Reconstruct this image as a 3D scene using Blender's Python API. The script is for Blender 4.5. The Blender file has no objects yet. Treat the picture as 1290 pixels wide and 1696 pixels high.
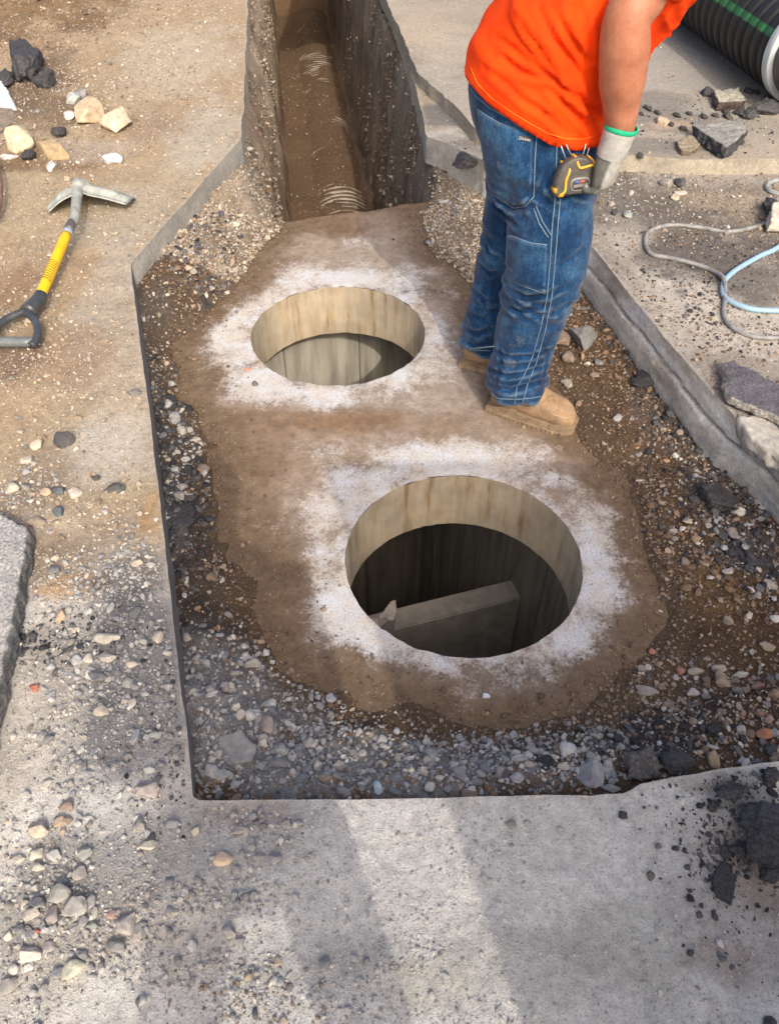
import bpy, bmesh, math, random
import numpy as np
from mathutils import Vector, Matrix
from mathutils.bvhtree import BVHTree
R = math.radians
SC = bpy.context.scene
COL = SC.collection
# ---------------------------------------------------------------- camera
CAMH, PITCH, F = 1.52, R(46.5), 1291.0
cd = bpy.data.cameras.new('camera'); cam = bpy.data.objects.new('camera', cd); COL.objects.link(cam)
cam.location = (0, 0, CAMH); cam.rotation_euler = (R(90) - PITCH, 0, 0)
cd.sensor_fit = 'HORIZONTAL'; cd.sensor_width = 36; cd.lens = 36 * F / 1290
cd.clip_start = 0.02; cd.clip_end = 500
SC.camera = cam
# ---------------------------------------------------------------- light
SUN = Vector((-0.33, 1.2, -1.0)).normalized()
w = bpy.data.worlds.new('World'); SC.world = w; w.use_nodes = True
nt = w.node_tree; bg = nt.nodes['Background']
sky = nt.nodes.new('ShaderNodeTexSky'); sky.sky_type = 'NISHITA'; sky.sun_disc = False
sky.sun_elevation = math.asin(-SUN.z); sky.sun_rotation = math.atan2(-SUN.x, -SUN.y)
sky.dust_density = 6.0; sky.air_density = 0.7; sky.ozone_density = 0.0
nt.links.new(sky.outputs[0], bg.inputs[0]); bg.inputs[1].default_value = 0.15
sd = bpy.data.lights.new('sun', 'SUN'); so = bpy.data.objects.new('sun', sd); COL.objects.link(so)
sd.energy = 1.25; sd.angle = R(0.5); sd.color = (1.0, 0.92, 0.80)
so.rotation_euler = SUN.to_track_quat('-Z', 'Y').to_euler(); so.location = (1, -4, 5)
SC.view_settings.view_transform = 'Standard'; SC.view_settings.look = 'None'
SC.view_settings.exposure = 0.83; SC.view_settings.gamma = 1
SC.render.engine = 'CYCLES'

# ---------------------------------------------------------------- helpers
CP, SP = math.cos(PITCH), math.sin(PITCH)
def P(px, py, z=0.0):                      # ground point seen at photo pixel, at height z
    u, v = (px - 645) / F, (py - 848) / F
    d = (CAMH - z) / (SP + CP * v)
    return Vector((u * d, d * (CP - SP * v), z))
def PY(px, py, Y):                         # point on the vertical plane y = Y
    u, v = (px - 645) / F, (py - 848) / F
    d = Y / (CP - SP * v)
    return Vector((u * d, Y, CAMH - d * (SP + CP * v)))
def mpp(px, py, z=0.0):                    # metres per photo pixel there
    v = (py - 848) / F
    return (CAMH - z) / (SP + CP * v) / F
def sm(x, a, b):
    t = np.clip((x - a) / (b - a), 0, 1); return t * t * (3 - 2 * t)
def _h(i, j, k, s):
    n = (i * 374761393 + j * 668265263 + k * 2147483647 + s * 1274126177) & 0xffffffff
    n = ((n ^ (n >> 13)) * 1274126177) & 0xffffffff
    n = ((n ^ (n >> 16)) * 2246822519) & 0xffffffff
    return ((n ^ (n >> 15)) & 0xffffff) / float(0xffffff)
def vn(x, y, z=0.0, s=0):                  # value noise -1..1
    x = np.asarray(x, float); y = np.asarray(y, float); z = np.zeros_like(x) + z
    i, j, k = np.floor(x).astype(np.int64), np.floor(y).astype(np.int64), np.floor(z).astype(np.int64)
    fx, fy, fz = x - i, y - j, z - k
    fx, fy, fz = [f * f * (3 - 2 * f) for f in (fx, fy, fz)]
    r = 0
    for a in (0, 1):
        for b in (0, 1):
            for c in (0, 1):
                wgt = (fx if a else 1 - fx) * (fy if b else 1 - fy) * (fz if c else 1 - fz)
                r = r + wgt * _h(i + a, j + b, k + c, s)
    return r * 2 - 1
def fbm(x, y, z=0.0, s=0, o=4):
    r, a, f, t = 0, 1.0, 1.0, 0
    x = np.asarray(x, float); y = np.asarray(y, float); z = np.zeros_like(x) + z
    for q in range(o):
        r = r + a * vn(x * f + 17.3 * q, y * f - 9.1 * q, z * f, s + q * 7); t += a; a *= .5; f *= 2.03
    return r / t
def setp(o, label=None, cat=None, group=None, kind=None):
    if label: o['label'] = label
    if cat: o['category'] = cat
    if group: o['group'] = group
    if kind: o['kind'] = kind
    return o
def mesh_np(name, V, Fc, mat, col=None, parent=None, smooth=True, msk=None):
    V = np.asarray(V, np.float32); me = bpy.data.meshes.new(name)
    me.vertices.add(len(V)); me.vertices.foreach_set('co', V.ravel())
    if not isinstance(Fc, (list, tuple)): Fc = [Fc]
    Fc = [np.asarray(f, np.int32) for f in Fc if len(f)]
    loops = np.concatenate([f.ravel() for f in Fc])
    tot = np.concatenate([np.full(len(f), f.shape[1], np.int32) for f in Fc])
    me.loops.add(len(loops)); me.loops.foreach_set('vertex_index', loops)
    me.polygons.add(len(tot)); st = np.concatenate([[0], np.cumsum(tot)[:-1]]).astype(np.int32)
    me.polygons.foreach_set('loop_start', st); me.polygons.foreach_set('loop_total', tot)
    me.polygons.foreach_set('use_smooth', np.full(len(tot), smooth))
    me.update(calc_edges=True); me.validate()
    if col is not None: add_col(me, col, msk)
    me.materials.append(mat)
    o = bpy.data.objects.new(name, me); COL.objects.link(o); o.parent = parent
    return o
def add_col(me, col, msk=None):
    ca = me.color_attributes.new('Col', 'FLOAT_COLOR', 'POINT')
    c = np.ones((len(me.vertices), 4), np.float32); c[:, :3] = col
    ca.data.foreach_set('color', c.ravel())
    if msk is not None:
        at = me.attributes.new('Msk', 'FLOAT', 'POINT'); at.data.foreach_set('value', np.asarray(msk, np.float32))
def bobj(name, bm, mat, parent=None, smooth=True):
    me = bpy.data.meshes.new(name); bm.to_mesh(me); bm.free()
    for p in me.polygons: p.use_smooth = smooth
    me.materials.append(mat)
    o = bpy.data.objects.new(name, me); COL.objects.link(o); o.parent = parent; return o
def empty(name, loc, label, cat, group=None):
    o = bpy.data.objects.new(name, None); COL.objects.link(o); o.location = loc
    o.empty_display_size = .05
    bpy.context.view_layer.update()
    return setp(o, label, cat, group)
def adopt(root, *objs):
    bpy.context.view_layer.update()
    for o in objs: o.parent = root; o.matrix_parent_inverse = root.matrix_world.inverted()
def coords(me):
    V = np.empty(len(me.vertices) * 3, np.float32); me.vertices.foreach_get('co', V); return V.reshape(-1, 3).astype(float)
def normals(me):
    V = np.empty(len(me.vertices) * 3, np.float32); me.vertex_normals.foreach_get('vector', V); return V.reshape(-1, 3).astype(float)
def put(me, V): me.vertices.foreach_set('co', V.astype(np.float32).ravel()); me.update()

# ---------------------------------------------------------------- materials
def newmat(name):
    m = bpy.data.materials.new(name); m.use_nodes = True
    n = m.node_tree.nodes; return m, n, m.node_tree.links, n['Principled BSDF']
def N(n, t, **k):
    x = n.new(t)
    for a, b in k.items():
        if a in x.inputs.keys(): x.inputs[a].default_value = b
        else: setattr(x, a, b)
    return x
def noise(n, l, tc, scale, det=4, rough=.6, stretch=None):
    t = N(n, 'ShaderNodeTexNoise', Scale=scale, Detail=det, Roughness=rough)
    if stretch:
        mp = n.new('ShaderNodeMapping'); mp.inputs['Scale'].default_value = stretch
        l.new(tc, mp.inputs[0]); l.new(mp.outputs[0], t.inputs['Vector'])
    else: l.new(tc, t.inputs['Vector'])
    return t.outputs['Fac']
def ramp(n, l, src, stops):
    r = n.new('ShaderNodeValToRGB'); e = r.color_ramp.elements
    e[0].position, e[0].color = stops[0][0], (*stops[0][1], 1); e[1].position, e[1].color = stops[-1][0], (*stops[-1][1], 1)
    for p, c in stops[1:-1]:
        q = e.new(p); q.color = (*c, 1)
    l.new(src, r.inputs[0]); return r.outputs[0]
def mixc(n, l, fac, a, b, mode='MIX'):
    m = n.new('ShaderNodeMix'); m.data_type = 'RGBA'; m.blend_type = mode
    for s, k in ((fac, 0), (a, 6), (b, 7)):
        if isinstance(s, (int, float)): m.inputs[k].default_value = s
        elif isinstance(s, tuple): m.inputs[k].default_value = (*s, 1)
        else: l.new(s, m.inputs[k])
    return m.outputs[2]
def mathn(n, l, op, a, b=0.0):
    m = n.new('ShaderNodeMath'); m.operation = op
    for s, k in ((a, 0), (b, 1)):
        if isinstance(s, (int, float)): m.inputs[k].default_value = s
        else: l.new(s, m.inputs[k])
    return m.outputs[0]
def bump(n, l, h, dist, b, strength=1.0, prev=None):
    x = N(n, 'ShaderNodeBump', Strength=strength, Distance=dist); l.new(h, x.inputs['Height'])
    if prev: l.new(prev, x.inputs['Normal'])
    l.new(x.outputs[0], b.inputs['Normal']); return x.outputs[0]
def g(v): return (v, v, v)
def ground_mat(name, speck=1.0, bmp=.004):
    m, n, l, b = newmat(name); tc = n.new('ShaderNodeTexCoord').outputs['Object']
    a = n.new('ShaderNodeAttribute'); a.attribute_name = 'Col'
    n1 = noise(n, l, tc, 45, 8, .72)
    c = mixc(n, l, 1.0, a.outputs['Color'], ramp(n, l, n1, [(.3, g(.72)), (.5, g(1.0)), (.72, g(1.26))]), 'MULTIPLY')
    n2 = noise(n, l, tc, 230, 3, .6)
    c = mixc(n, l, 1.0, c, ramp(n, l, n2, [(.34, g(.68)), (.44, g(1.0)), (.6, g(1.0)), (.74, g(1.3))]), 'MULTIPLY')
    vo = N(n, 'ShaderNodeTexVoronoi', Scale=70.0); l.new(tc, vo.inputs['Vector'])
    sp = ramp(n, l, vo.outputs['Distance'], [(.10, g(1.0)), (.2, g(0.0))])
    pick = ramp(n, l, vo.outputs['Color'], [(.72, g(0)), (.76, g(.55 * speck))])
    c = mixc(n, l, mathn(n, l, 'MULTIPLY', sp, pick), c, (.62, .57, .5))
    l.new(c, b.inputs['Base Color']); b.inputs['Roughness'].default_value = .92
    b.inputs['Specular IOR Level'].default_value = .25
    p = bump(n, l, n1, bmp * 1.6, b); p = bump(n, l, n2, bmp * .5, b, .9, p); return m
def stone_mat(name, rough=.8, s1=60, b1=.003, var=.3):
    m, n, l, b = newmat(name); tc = n.new('ShaderNodeTexCoord').outputs['Object']
    a = n.new('ShaderNodeAttribute'); a.attribute_name = 'Col'
    n1 = noise(n, l, tc, s1, 8, .7)
    c = mixc(n, l, 1.0, a.outputs['Color'], ramp(n, l, n1, [(.3, g(1 - var)), (.7, g(1 + var))]), 'MULTIPLY')
    l.new(c, b.inputs['Base Color']); b.inputs['Roughness'].default_value = rough
    b.inputs['Specular IOR Level'].default_value = .3
    bump(n, l, n1, b1, b); return m
def pm(name, c1, c2=None, scale=20, rough=.7, metal=0.0, bmp=0.0, stretch=None, lo=.35, hi=.65, spec=.5, sheen=0, bscale=None):
    m, n, l, b = newmat(name); tc = n.new('ShaderNodeTexCoord').outputs['Object']
    c2 = c2 or tuple(x * .7 for x in c1)
    n1 = noise(n, l, tc, scale, 7, .65, stretch)
    l.new(ramp(n, l, n1, [(lo, c2), (hi, c1)]), b.inputs['Base Color'])
    b.inputs['Roughness'].default_value = rough; b.inputs['Metallic'].default_value = metal
    b.inputs['Specular IOR Level'].default_value = spec; b.inputs['Sheen Weight'].default_value = sheen
    if bmp: bump(n, l, noise(n, l, tc, bscale, 4, .6) if bscale else n1, bmp, b)
    return m
M_ground = ground_mat('street_dirt', .8, .0045)
M_soil = ground_mat('pit_soil', .6, .012)
M_grain = stone_mat('gravel_stone', .85, 90, .002, .25)
M_rock = stone_mat('rock', .82, 40, .004, .35)
M_asph = stone_mat('asphalt_chunk_stone', .65, 130, .006, .75)

# ---------------------------------------------------------------- pit outline and slab frame
def pw(pts, z=0.0): return [tuple(P(a, b, z)[:2]) for a, b in pts]
PIT = [(-1.72, 13.0)] + pw([(410, 0), (406, 110), (400, 228), (350, 285), (216, 437), (232, 560), (262, 800), (295, 1090), (320, 1325),
      (980, 1319), (1035, 1315), (1060, 1300), (1150, 1284), (1290, 1262), (1500, 1235), (1560, 1050), (1290, 742), (1218, 692), (1150, 615),
      (1068, 515), (985, 412), (900, 335), (800, 264), (760, 246), (706, 225), (690, 150), (668, 80), (640, 0)]) + [(-.90, 13.0)]
UU, WW, CC = Vector((.956, .292)), Vector((-.292, .956)), Vector((.007, 2.05))
SZ = -.22                                   # top of the concrete vault
HOLES = [((.215, 1.47), .345), ((-.202, 2.63), .343)]
def uw(x, y):
    dx, dy = x - CC.x, y - CC.y; return dx * UU.x + dy * UU.y, dx * WW.x + dy * WW.y
def iuw(u, w_): return CC.x + u * UU.x + w_ * WW.x, CC.y + u * UU.y + w_ * WW.y
def roughen(poly, step, amp, closed=True, skip=None):
    out = []; n = len(poly)
    for i in range(n if closed else n - 1):
        a, b = poly[i], poly[(i + 1) % n]; L = math.dist(a, b); k = max(1, int(L / (step if min(a[1], b[1]) < 6 else .05)))
        nx, ny = (b[1] - a[1]) / L, -(b[0] - a[0]) / L
        for j in range(k):
            t = j / k; x, y = a[0] + (b[0] - a[0]) * t, a[1] + (b[1] - a[1]) * t
            am = amp(x, y) if callable(amp) else amp
            d = am * float(.75 * fbm(x * 5, y * 5, 0, 5, 3) + .3 * fbm(x * 25, y * 25, 0, 5, 2)) if j else 0
            out.append((x + nx * d, y + ny * d))
    if not closed: out.append(poly[-1])
    return out
def edge_amp(x, y):
    if y > 4.1: return .014
    if x > .45 and y > .9: return .006
    return .005 if y > .72 or x < .9 else .02
PITR = roughen(PIT, .02, edge_amp)
def pnp(x, y, poly):
    ins = np.zeros(x.shape, bool); n = len(poly)
    for i in range(n):
        (x1, y1), (x2, y2) = poly[i], poly[(i + 1) % n]
        c = ((y1 > y) != (y2 > y)) & (x < (x2 - x1) * (y - y1) / ((y2 - y1) if y2 != y1 else 1e-9) + x1); ins ^= c
    return ins
def nearest(x, y, poly, closed=True):
    bd = np.full(x.shape, 1e9); bx = x.copy(); by = y.copy(); n = len(poly)
    for i in range(n if closed else n - 1):
        (x1, y1), (x2, y2) = poly[i], poly[(i + 1) % n]; dx, dy = x2 - x1, y2 - y1; L = dx * dx + dy * dy + 1e-12
        t = np.clip(((x - x1) * dx + (y - y1) * dy) / L, 0, 1); qx, qy = x1 + t * dx, y1 + t * dy
        d = (x - qx) ** 2 + (y - qy) ** 2; k = d < bd; bd[k] = d[k]; bx[k] = qx[k]; by[k] = qy[k]
    return np.sqrt(bd), bx, by
def grid(xs, ys):
    X, Y = np.meshgrid(xs, ys); nx = len(xs); ny = len(ys)
    i = np.arange(ny - 1)[:, None] * nx + np.arange(nx - 1)[None, :]; i = i.ravel()
    return X.ravel(), Y.ravel(), np.stack([i, i + 1, i + nx + 1, i + nx], 1)
def cut(X, Y, Fq, polys, cell=0, keep_inside=False):
    """trim the sheet along closed outlines: border vertices slide onto the outline itself"""
    dead = np.zeros(len(X), bool); owner = np.full(len(X), -1)
    for k, poly in enumerate(polys):
        ins = pnp(X, Y, poly); d = (~ins if keep_inside else ins); dead |= d; owner[d] = k
    keep = (~dead[Fq]).any(1); Fq = Fq[keep]; used = np.zeros(len(X), bool); used[Fq.ravel()] = True
    X, Y = X.copy(), Y.copy()
    for k, poly in enumerate(polys):
        m = used & dead & (owner == k); _, bx, by = nearest(X[m], Y[m], poly); X[m] = bx; Y[m] = by
    return X, Y, Fq
def compact(V, Fq, *arrs):
    used = np.unique(Fq); m = np.full(len(V), -1); m[used] = np.arange(len(used))
    return (V[used], m[Fq]) + tuple(a[used] for a in arrs)
def steps(a, b, s0, s1=None):
    out = [a]; s1 = s1 or s0
    while out[-1] < b: t = (out[-1] - a) / (b - a); out.append(out[-1] + s0 + (s1 - s0) * t)
    return np.array(out)
def blobs(X, Y, C, lst, z=0.0, nz=.45, sc=5.0):
    """soft noisy patches of dirt, dust and stain: (px, py, rx, ry, colour, strength[, angle])"""
    wob = fbm(X * sc, Y * sc, 0, 31, 5); w2 = fbm(X * 30, Y * 30, 0, 41, 3)
    for b in lst:
        px, py, rx, ry, c, s = b[:6]; ang = b[6] if len(b) > 6 else 0
        p = P(px, py, z); q = P(px + rx, py, z); t = P(px, py - ry, z); t2 = P(px, py + ry, z)
        ax = q.x - p.x; ay = abs(t.y - t2.y) / 2
        dx, dy = X - p.x, Y - (t.y + t2.y) / 2; ca, sa = math.cos(ang), math.sin(ang)
        dx, dy = dx * ca + dy * sa, -dx * sa + dy * ca
        r = np.sqrt((dx / ax) ** 2 + (dy / ay) ** 2)
        f = s * sm(1.35 - r + nz * wob * 1.6 + w2 * nz * .6, .15, .75)
        C += (np.array(c) - C) * f[:, None]
    return C
# colours (real albedo)
TAN, TAN2, GREYD, GREYL, BRN, BRN2, DARK, PALE, OCH = (.375, .30, .20), (.335, .25, .16), (.30, .30, .29), (.58, .56, .515), (.115, .072, .042), (.155, .10, .06), (.055, .055, .06), (.47, .44, .38), (.42, .26, .11)

def hs(X, Y):                               # street surface height
    z = .006 * fbm(X * 3, Y * 3, 0, 2, 3) + .0035 * fbm(X * 22, Y * 22, 0, 3, 4)
    def bl(px, py, rx, ry, h):
        p = P(px, py); a = P(px + rx, py).x - p.x; b = abs(P(px, py - ry).y - P(px, py + ry).y) / 2
        d = ((X - p.x) / a) ** 2 + ((Y - p.y) / b) ** 2; return h * np.exp(-d * 1.4) * (1 + .5 * fbm(X * 9, Y * 9, 0, 12, 4))
    z = z + bl(60, 5, 120, 36, .16) + bl(50, 210, 90, 70, .035) + bl(40, 640, 60, 60, .02) + bl(60, 870, 90, 60, .015)
    z = z + bl(200, 1080, 110, 120, .018) + bl(110, 1500, 120, 110, .015) + bl(1250, 1350, 70, 90, .03)
    z = z - sm(X, .5, .8) * sm(Y, 2.0, 2.6) * .004 + sm(X, .5, .8) * .004 * fbm(X * 6, Y * 6, 0, 77, 5)
    return z
TRC = lambda Y: -.46 - .12 * (Y - 5.9)
def sfun(X, Y):                             # distance outside the uncovered part of the vault top
    u, w_ = uw(X, Y); wob = .12 * fbm(X * 4, Y * 4, 0, 8, 4)
    s = np.where(w_ > .98, np.abs(u - .03) - .53 + wob * .6, np.hypot(u - .02, np.maximum(-w_ - .57, 0)) - .585 - .075 * np.exp(-((w_ - .6) / .35) ** 2) * (u < 0) + wob)
    left = -u - np.interp(w_, [.2, .7, 1.0, 1.6], [.70, .67, .40, .03]) + wob * .35
    return np.maximum(s, left)
def hsoil(X, Y):
    u, w_ = uw(X, Y)
    wob = .12 * fbm(X * 4, Y * 4, 0, 8, 4)
    s = sfun(X, Y)
    d, _, _ = nearest(X, Y, PIT)
    ed = np.where(X < .1, -.125, -.20); ed = np.where((Y < .95), -.085, ed)
    ed = ed + sm(X, .6, .8) * (-.03) * sm(Y, 1.0, 1.6)
    t = np.clip(s, 0, 9) / (np.clip(s, 0, 9) + d + .02)
    z = SZ + .001 + (ed - SZ) * sm(t, 0, 1) + .03 * sm(s, 0.0, .25)
    z = np.maximum(z, SZ + .012 * sm(s, 0, .05) * (s > 0) - 1 * (s <= 0))
    z = np.where(s < 0, SZ - .05 * sm(-s, 0, .05), z)
    rg = sm(s, 0, .13)
    z = z + rg * (.016 * fbm(X * 7, Y * 7, 0, 9, 3) + .011 * fbm(X * 28, Y * 28, 0, 10, 4))
    # trench beyond the vault
    c = X - TRC(Y) + .035 * fbm(Y * 2.5, X * 1.5, 0, 21, 4)
    flo = -1.305 + .035 * fbm(X * 3, Y * 3, 0, 22, 4)
    pc = (X - TRC(Y) - .10)
    dirt = .289 + .028 * fbm(X * 2.6, Y * 2.6, 0, 23, 3) + .008 * fbm(X * 14, Y * 14, 0, 27, 3)
    flo = np.maximum(flo, -1.515 + np.sqrt(np.maximum(dirt ** 2 - pc ** 2, 0)))
    zl = -.5 + .26 * (1 - sm(w_, 1.5, 2.6)); zt = flo + (zl - flo) * sm(-c, .32, .40) + (-.10 - zl) * sm(-c, .37, .52)
    zt = zt + (-.08 - flo) * sm(c, .33, .47)
    zt = zt + .02 * fbm(X * 12, Y * 12, 0, 24, 4) * sm(np.abs(c), .3, .36)
    zt = zt + 1.15 * sm(Y, 11.3, 11.9)
    ww_ = w_ + .02 * fbm(X * 8, Y * 8, 0, 25, 3); m = sm(ww_, 1.585, 1.63)
    soft = sm(np.abs(u), .55, .66); m = m * (1 - soft) + sm(ww_, 1.45, 2.1) * soft
    zt = np.where(np.abs(c) > .37, zt + .03 * fbm(X * 10, Y * 10, 0, 26, 4), zt)
    return z * (1 - m) + zt * m
def zsurf(px, py, f, z=0.0):
    for _ in range(4):
        p = P(px, py, z); z = float(f(np.array([p.x]), np.array([p.y]))[0])
    return P(px, py, z)
# ---------------------------------------------------------------- street sheet
xs = steps(-3.2, 3.6, .013); ys = steps(-.7, 8.5, .0105, .034)
X, Y, Fq = grid(xs, ys); X, Y, Fq = cut(X, Y, Fq, [PITR], .0135)
Z = hs(X, Y)
def street_col(X, Y):
    C = np.tile(np.array(TAN), (len(X), 1))
    n1 = fbm(X * 2.2, Y * 2.2, 0, 51, 5)[:, None]
    C = C + (np.array(TAN2) - C) * np.clip(.5 + 1.3 * n1, 0, 1)
    e, _, _ = nearest(X, Y, PITR[::2])
    rgt = (sm(X, .05, .35) * sm(Y, .9, 1.5))[:, None]
    C = C + (np.array((.30, .27, .235)) - C) * rgt
    far = (sm(X, -.1, .2) * sm(Y, 4.4, 5.4))[:, None]; C = C + (np.array((.37, .31, .24)) - C) * far
    low = (sm(Y - .33 * np.abs(X + .1), 1.25, .85))[:, None]; C = C + (np.array(GREYL) - C) * low
    L = [
     (300, 100, 110, 70, (.43, .38, .30), .6), (330, 230, 60, 60, (.42, .385, .32), .7), (190, 360, 110, 60, (.38, .34, .27), .6), (180, 470, 60, 90, (.41, .37, .31), .6), (170, 560, 50, 60, (.36, .32, .27), .5),
     (330, 1080, 70, 330, (.40, .35, .29), .6), (220, 620, 45, 260, (.40, .34, .27), .6), (170, 760, 80, 60, GREYL, .45),
     (60, 20, 150, 50, (.17, .115, .065), 1.0), (60, 150, 60, 60, (.16, .11, .07), .9), (60, 190, 110, 40, (.17, .12, .075), .9), (70, 262, 160, 22, (.18, .12, .07), .9),
     (250, 205, 60, 25, (.28, .21, .15), .6), (150, 250, 90, 20, (.42, .36, .30), .6), (30, 480, 50, 50, (.24, .16, .10), .85), (110, 590, 70, 45, (.30, .21, .135), .7),
     (30, 590, 50, 40, (.20, .14, .10), .8), (60, 800, 80, 60, (.24, .19, .15), .6), (90, 930, 100, 50, (.22, .16, .11), .8), (170, 890, 60, 40, (.3, .24, .18), .6), (120, 975, 70, 24, OCH, .75), (255, 850, 22, 35, OCH, .6),
     (205, 960, 70, 50, (.12, .115, .11), .8), (120, 1060, 100, 25, (.10, .10, .10), .8), (190, 1090, 110, 110, (.17, .17, .17), .75), (230, 1190, 110, 120, (.22, .22, .215), .8),
     (60, 1190, 70, 200, (.46, .42, .36), .7), (110, 1470, 130, 110, (.29, .27, .24), .8), (60, 1600, 100, 90, (.36, .33, .29), .6), (330, 1380, 200, 60, (.33, .325, .31), .7),
     (330, 1560, 90, 80, (.47, .43, .36), .6), (520, 1600, 150, 60, (.27, .265, .26), .45), (410, 1340, 60, 22, (.3, .22, .18), .5), (700, 1640, 120, 50, (.44, .41, .34), .5),
     (850, 1600, 160, 60, (.30, .29, .25), .35), (1050, 1560, 120, 70, (.33, .325, .27), .4), (1250, 1500, 120, 160, (.30, .27, .24), .6), (1255, 1450, 45, 80, (.24, .19, .155), .7), (1190, 1400, 30, 25, (.2, .17, .15), .5),
     (1240, 1325, 50, 50, (.12, .11, .10), .6), (1160, 1300, 40, 14, (.22, .17, .13), .5), (1200, 1590, 60, 40, (.27, .2, .17), .4),
     (1200, 520, 180, 60, PALE, .8, -.55), (1130, 470, 90, 35, (.46, .43, .38), .8, -.5), (1040, 400, 70, 25, (.40, .37, .32), .8), (1170, 420, 120, 50, (.125, .11, .10), .95), (1240, 470, 90, 44, (.15, .135, .12), .9), (1110, 345, 180, 45, (.15, .13, .11), 1.0), (1040, 330, 70, 60, (.15, .13, .11), .9), (1180, 330, 70, 20, (.33, .27, .2), .7), (1260, 350, 60, 26, (.36, .30, .22), .5),
     (1150, 440, 18, 9, DARK, .8), (1130, 480, 16, 8, DARK, .6), (1250, 400, 30, 12, (.12, .11, .10), .6),
     (740, 225, 60, 14, (.45, .42, .37), .8), (725, 190, 40, 18, (.12, .12, .125), .75), (760, 262, 60, 20, (.40, .38, .33), .7), (1010, 330, 60, 30, (.17, .15, .13), .8)]
    C = blobs(X, Y, C, L)
    C *= (1 + .15 * fbm(X * 14, Y * 14, 0, 61, 4) + .10 * fbm(X * 60, Y * 60, 0, 62, 2))[:, None]
    cut_ = sm(e, .018, .004)[:, None] * .35; C = C + (np.array((.44, .41, .36)) - C) * cut_
    return np.clip(C, .01, .9)
C = street_col(X, Y); V = np.stack([X, Y, Z], 1)
# cut faces of the pavement down into the pit
def skirt(poly, ztop, zbot, rows, prof, colf, closed=True):
    n = len(poly); pa = np.array(poly); nxt = np.roll(pa, -1, 0); prv = np.roll(pa, 1, 0); t = nxt - prv
    if not closed: t[0] = pa[1] - pa[0]; t[-1] = pa[-1] - pa[-2]
    nn = np.stack([t[:, 1], -t[:, 0]], 1) / (np.linalg.norm(t, axis=1)[:, None] + 1e-9)
    Vs, Cs = [], []
    for r in range(rows + 1):
        f = r / rows; z = ztop(pa[:, 0], pa[:, 1]) * (1 - f) + (zbot(pa[:, 0], pa[:, 1]) if callable(zbot) else zbot) * f
        off = prof(pa[:, 0], pa[:, 1], z, f)
        q = pa + nn * off[:, None]; Vs.append(np.stack([q[:, 0], q[:, 1], z], 1)); Cs.append(colf(q[:, 0], q[:, 1], z))
    m = n if closed else n - 1
    i = np.arange(m); j = (i + 1) % n; Fs = []
    for r in range(rows): Fs.append(np.stack([i + r * n, j + r * n, j + (r + 1) * n, i + (r + 1) * n], 1))
    return np.concatenate(Vs), np.concatenate(Fs), np.concatenate(Cs)
def pit_prof(x, y, z, f):
    rt = ((x > .45) & (y > .9)); crack = np.exp(-((z + .085 + .012 * fbm(x * 9, y * 9, 0, 3)) / .004) ** 2)
    o = -.002 * fbm(x * 25, y * 25, z * 25, 14, 3) - .0 * f
    o = o + np.where(rt, .010 * crack * sm(fbm(x * 3, y * 3, 0, 71), -.3, .4) - .005 * sm(-z, .085, .10) - .006 * np.maximum(0, fbm(x * 30, y * 30, z * 30, 79, 3)) * sm(-z, .07, .09) - .004 * fbm(x * 14, y * 14, z * 40, 73, 5) * sm(-z, 0.01, .06), 0)
    return o * (f > 0)
def pit_skcol(x, y, z):
    C = np.tile(np.array((.36, .345, .31)), (len(x), 1))
    n_ = fbm(x * 9, y * 9, z * 14, 75, 4)[:, None]
    C = C * (1 + .35 * n_)
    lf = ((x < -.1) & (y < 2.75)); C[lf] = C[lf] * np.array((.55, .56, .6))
    tr = y > 4.2; C[tr] = C[tr] * np.array((1.0, .92, .8))
    crack = np.exp(-((z + .085 + .012 * fbm(x * 9, y * 9, 0, 3)) / .005) ** 2)[:, None] * ((x > .45) & (y > .9))[:, None]
    C = C * (1 - .75 * crack)
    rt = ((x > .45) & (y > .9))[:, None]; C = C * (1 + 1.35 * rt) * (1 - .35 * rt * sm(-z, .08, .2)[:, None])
    st = sm(fbm(x * 5, y * 5, z * 16, 76, 4), .0, .5)[:, None]; C = C + (np.array((.25, .18, .13)) - C) * st * .5 * rt
    return np.clip(C, .02, .8)
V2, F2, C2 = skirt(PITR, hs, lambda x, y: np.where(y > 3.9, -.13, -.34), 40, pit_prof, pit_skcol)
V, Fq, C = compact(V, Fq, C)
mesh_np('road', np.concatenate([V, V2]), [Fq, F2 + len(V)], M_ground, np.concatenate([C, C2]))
setp(bpy.data.objects['road'], kind='structure')
# ---------------------------------------------------------------- wide ground around, to the horizon
def slabs_ground():
    bm = bmesh.new(); zz = -.012
    for x0, x1, y0, y1 in ((-150, -3.19, -150, 150), (3.59, 150, -150, 150), (-3.2, 3.6, -150, -.69), (-3.2, 3.6, 14.0, 150), (-3.2, -1.74, 8.45, 14.0), (-.86, 3.6, 8.45, 14.0)):
        vs = [bm.verts.new(p) for p in ((x0, y0, zz), (x1, y0, zz), (x1, y1, zz), (x0, y1, zz))]; bm.faces.new(vs)
    o = bobj('ground', bm, pm('far_ground', (.42, .36, .28), (.30, .25, .19), 3, .95, bmp=.01, spec=.2)); setp(o, kind='structure')
slabs_ground()

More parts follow.
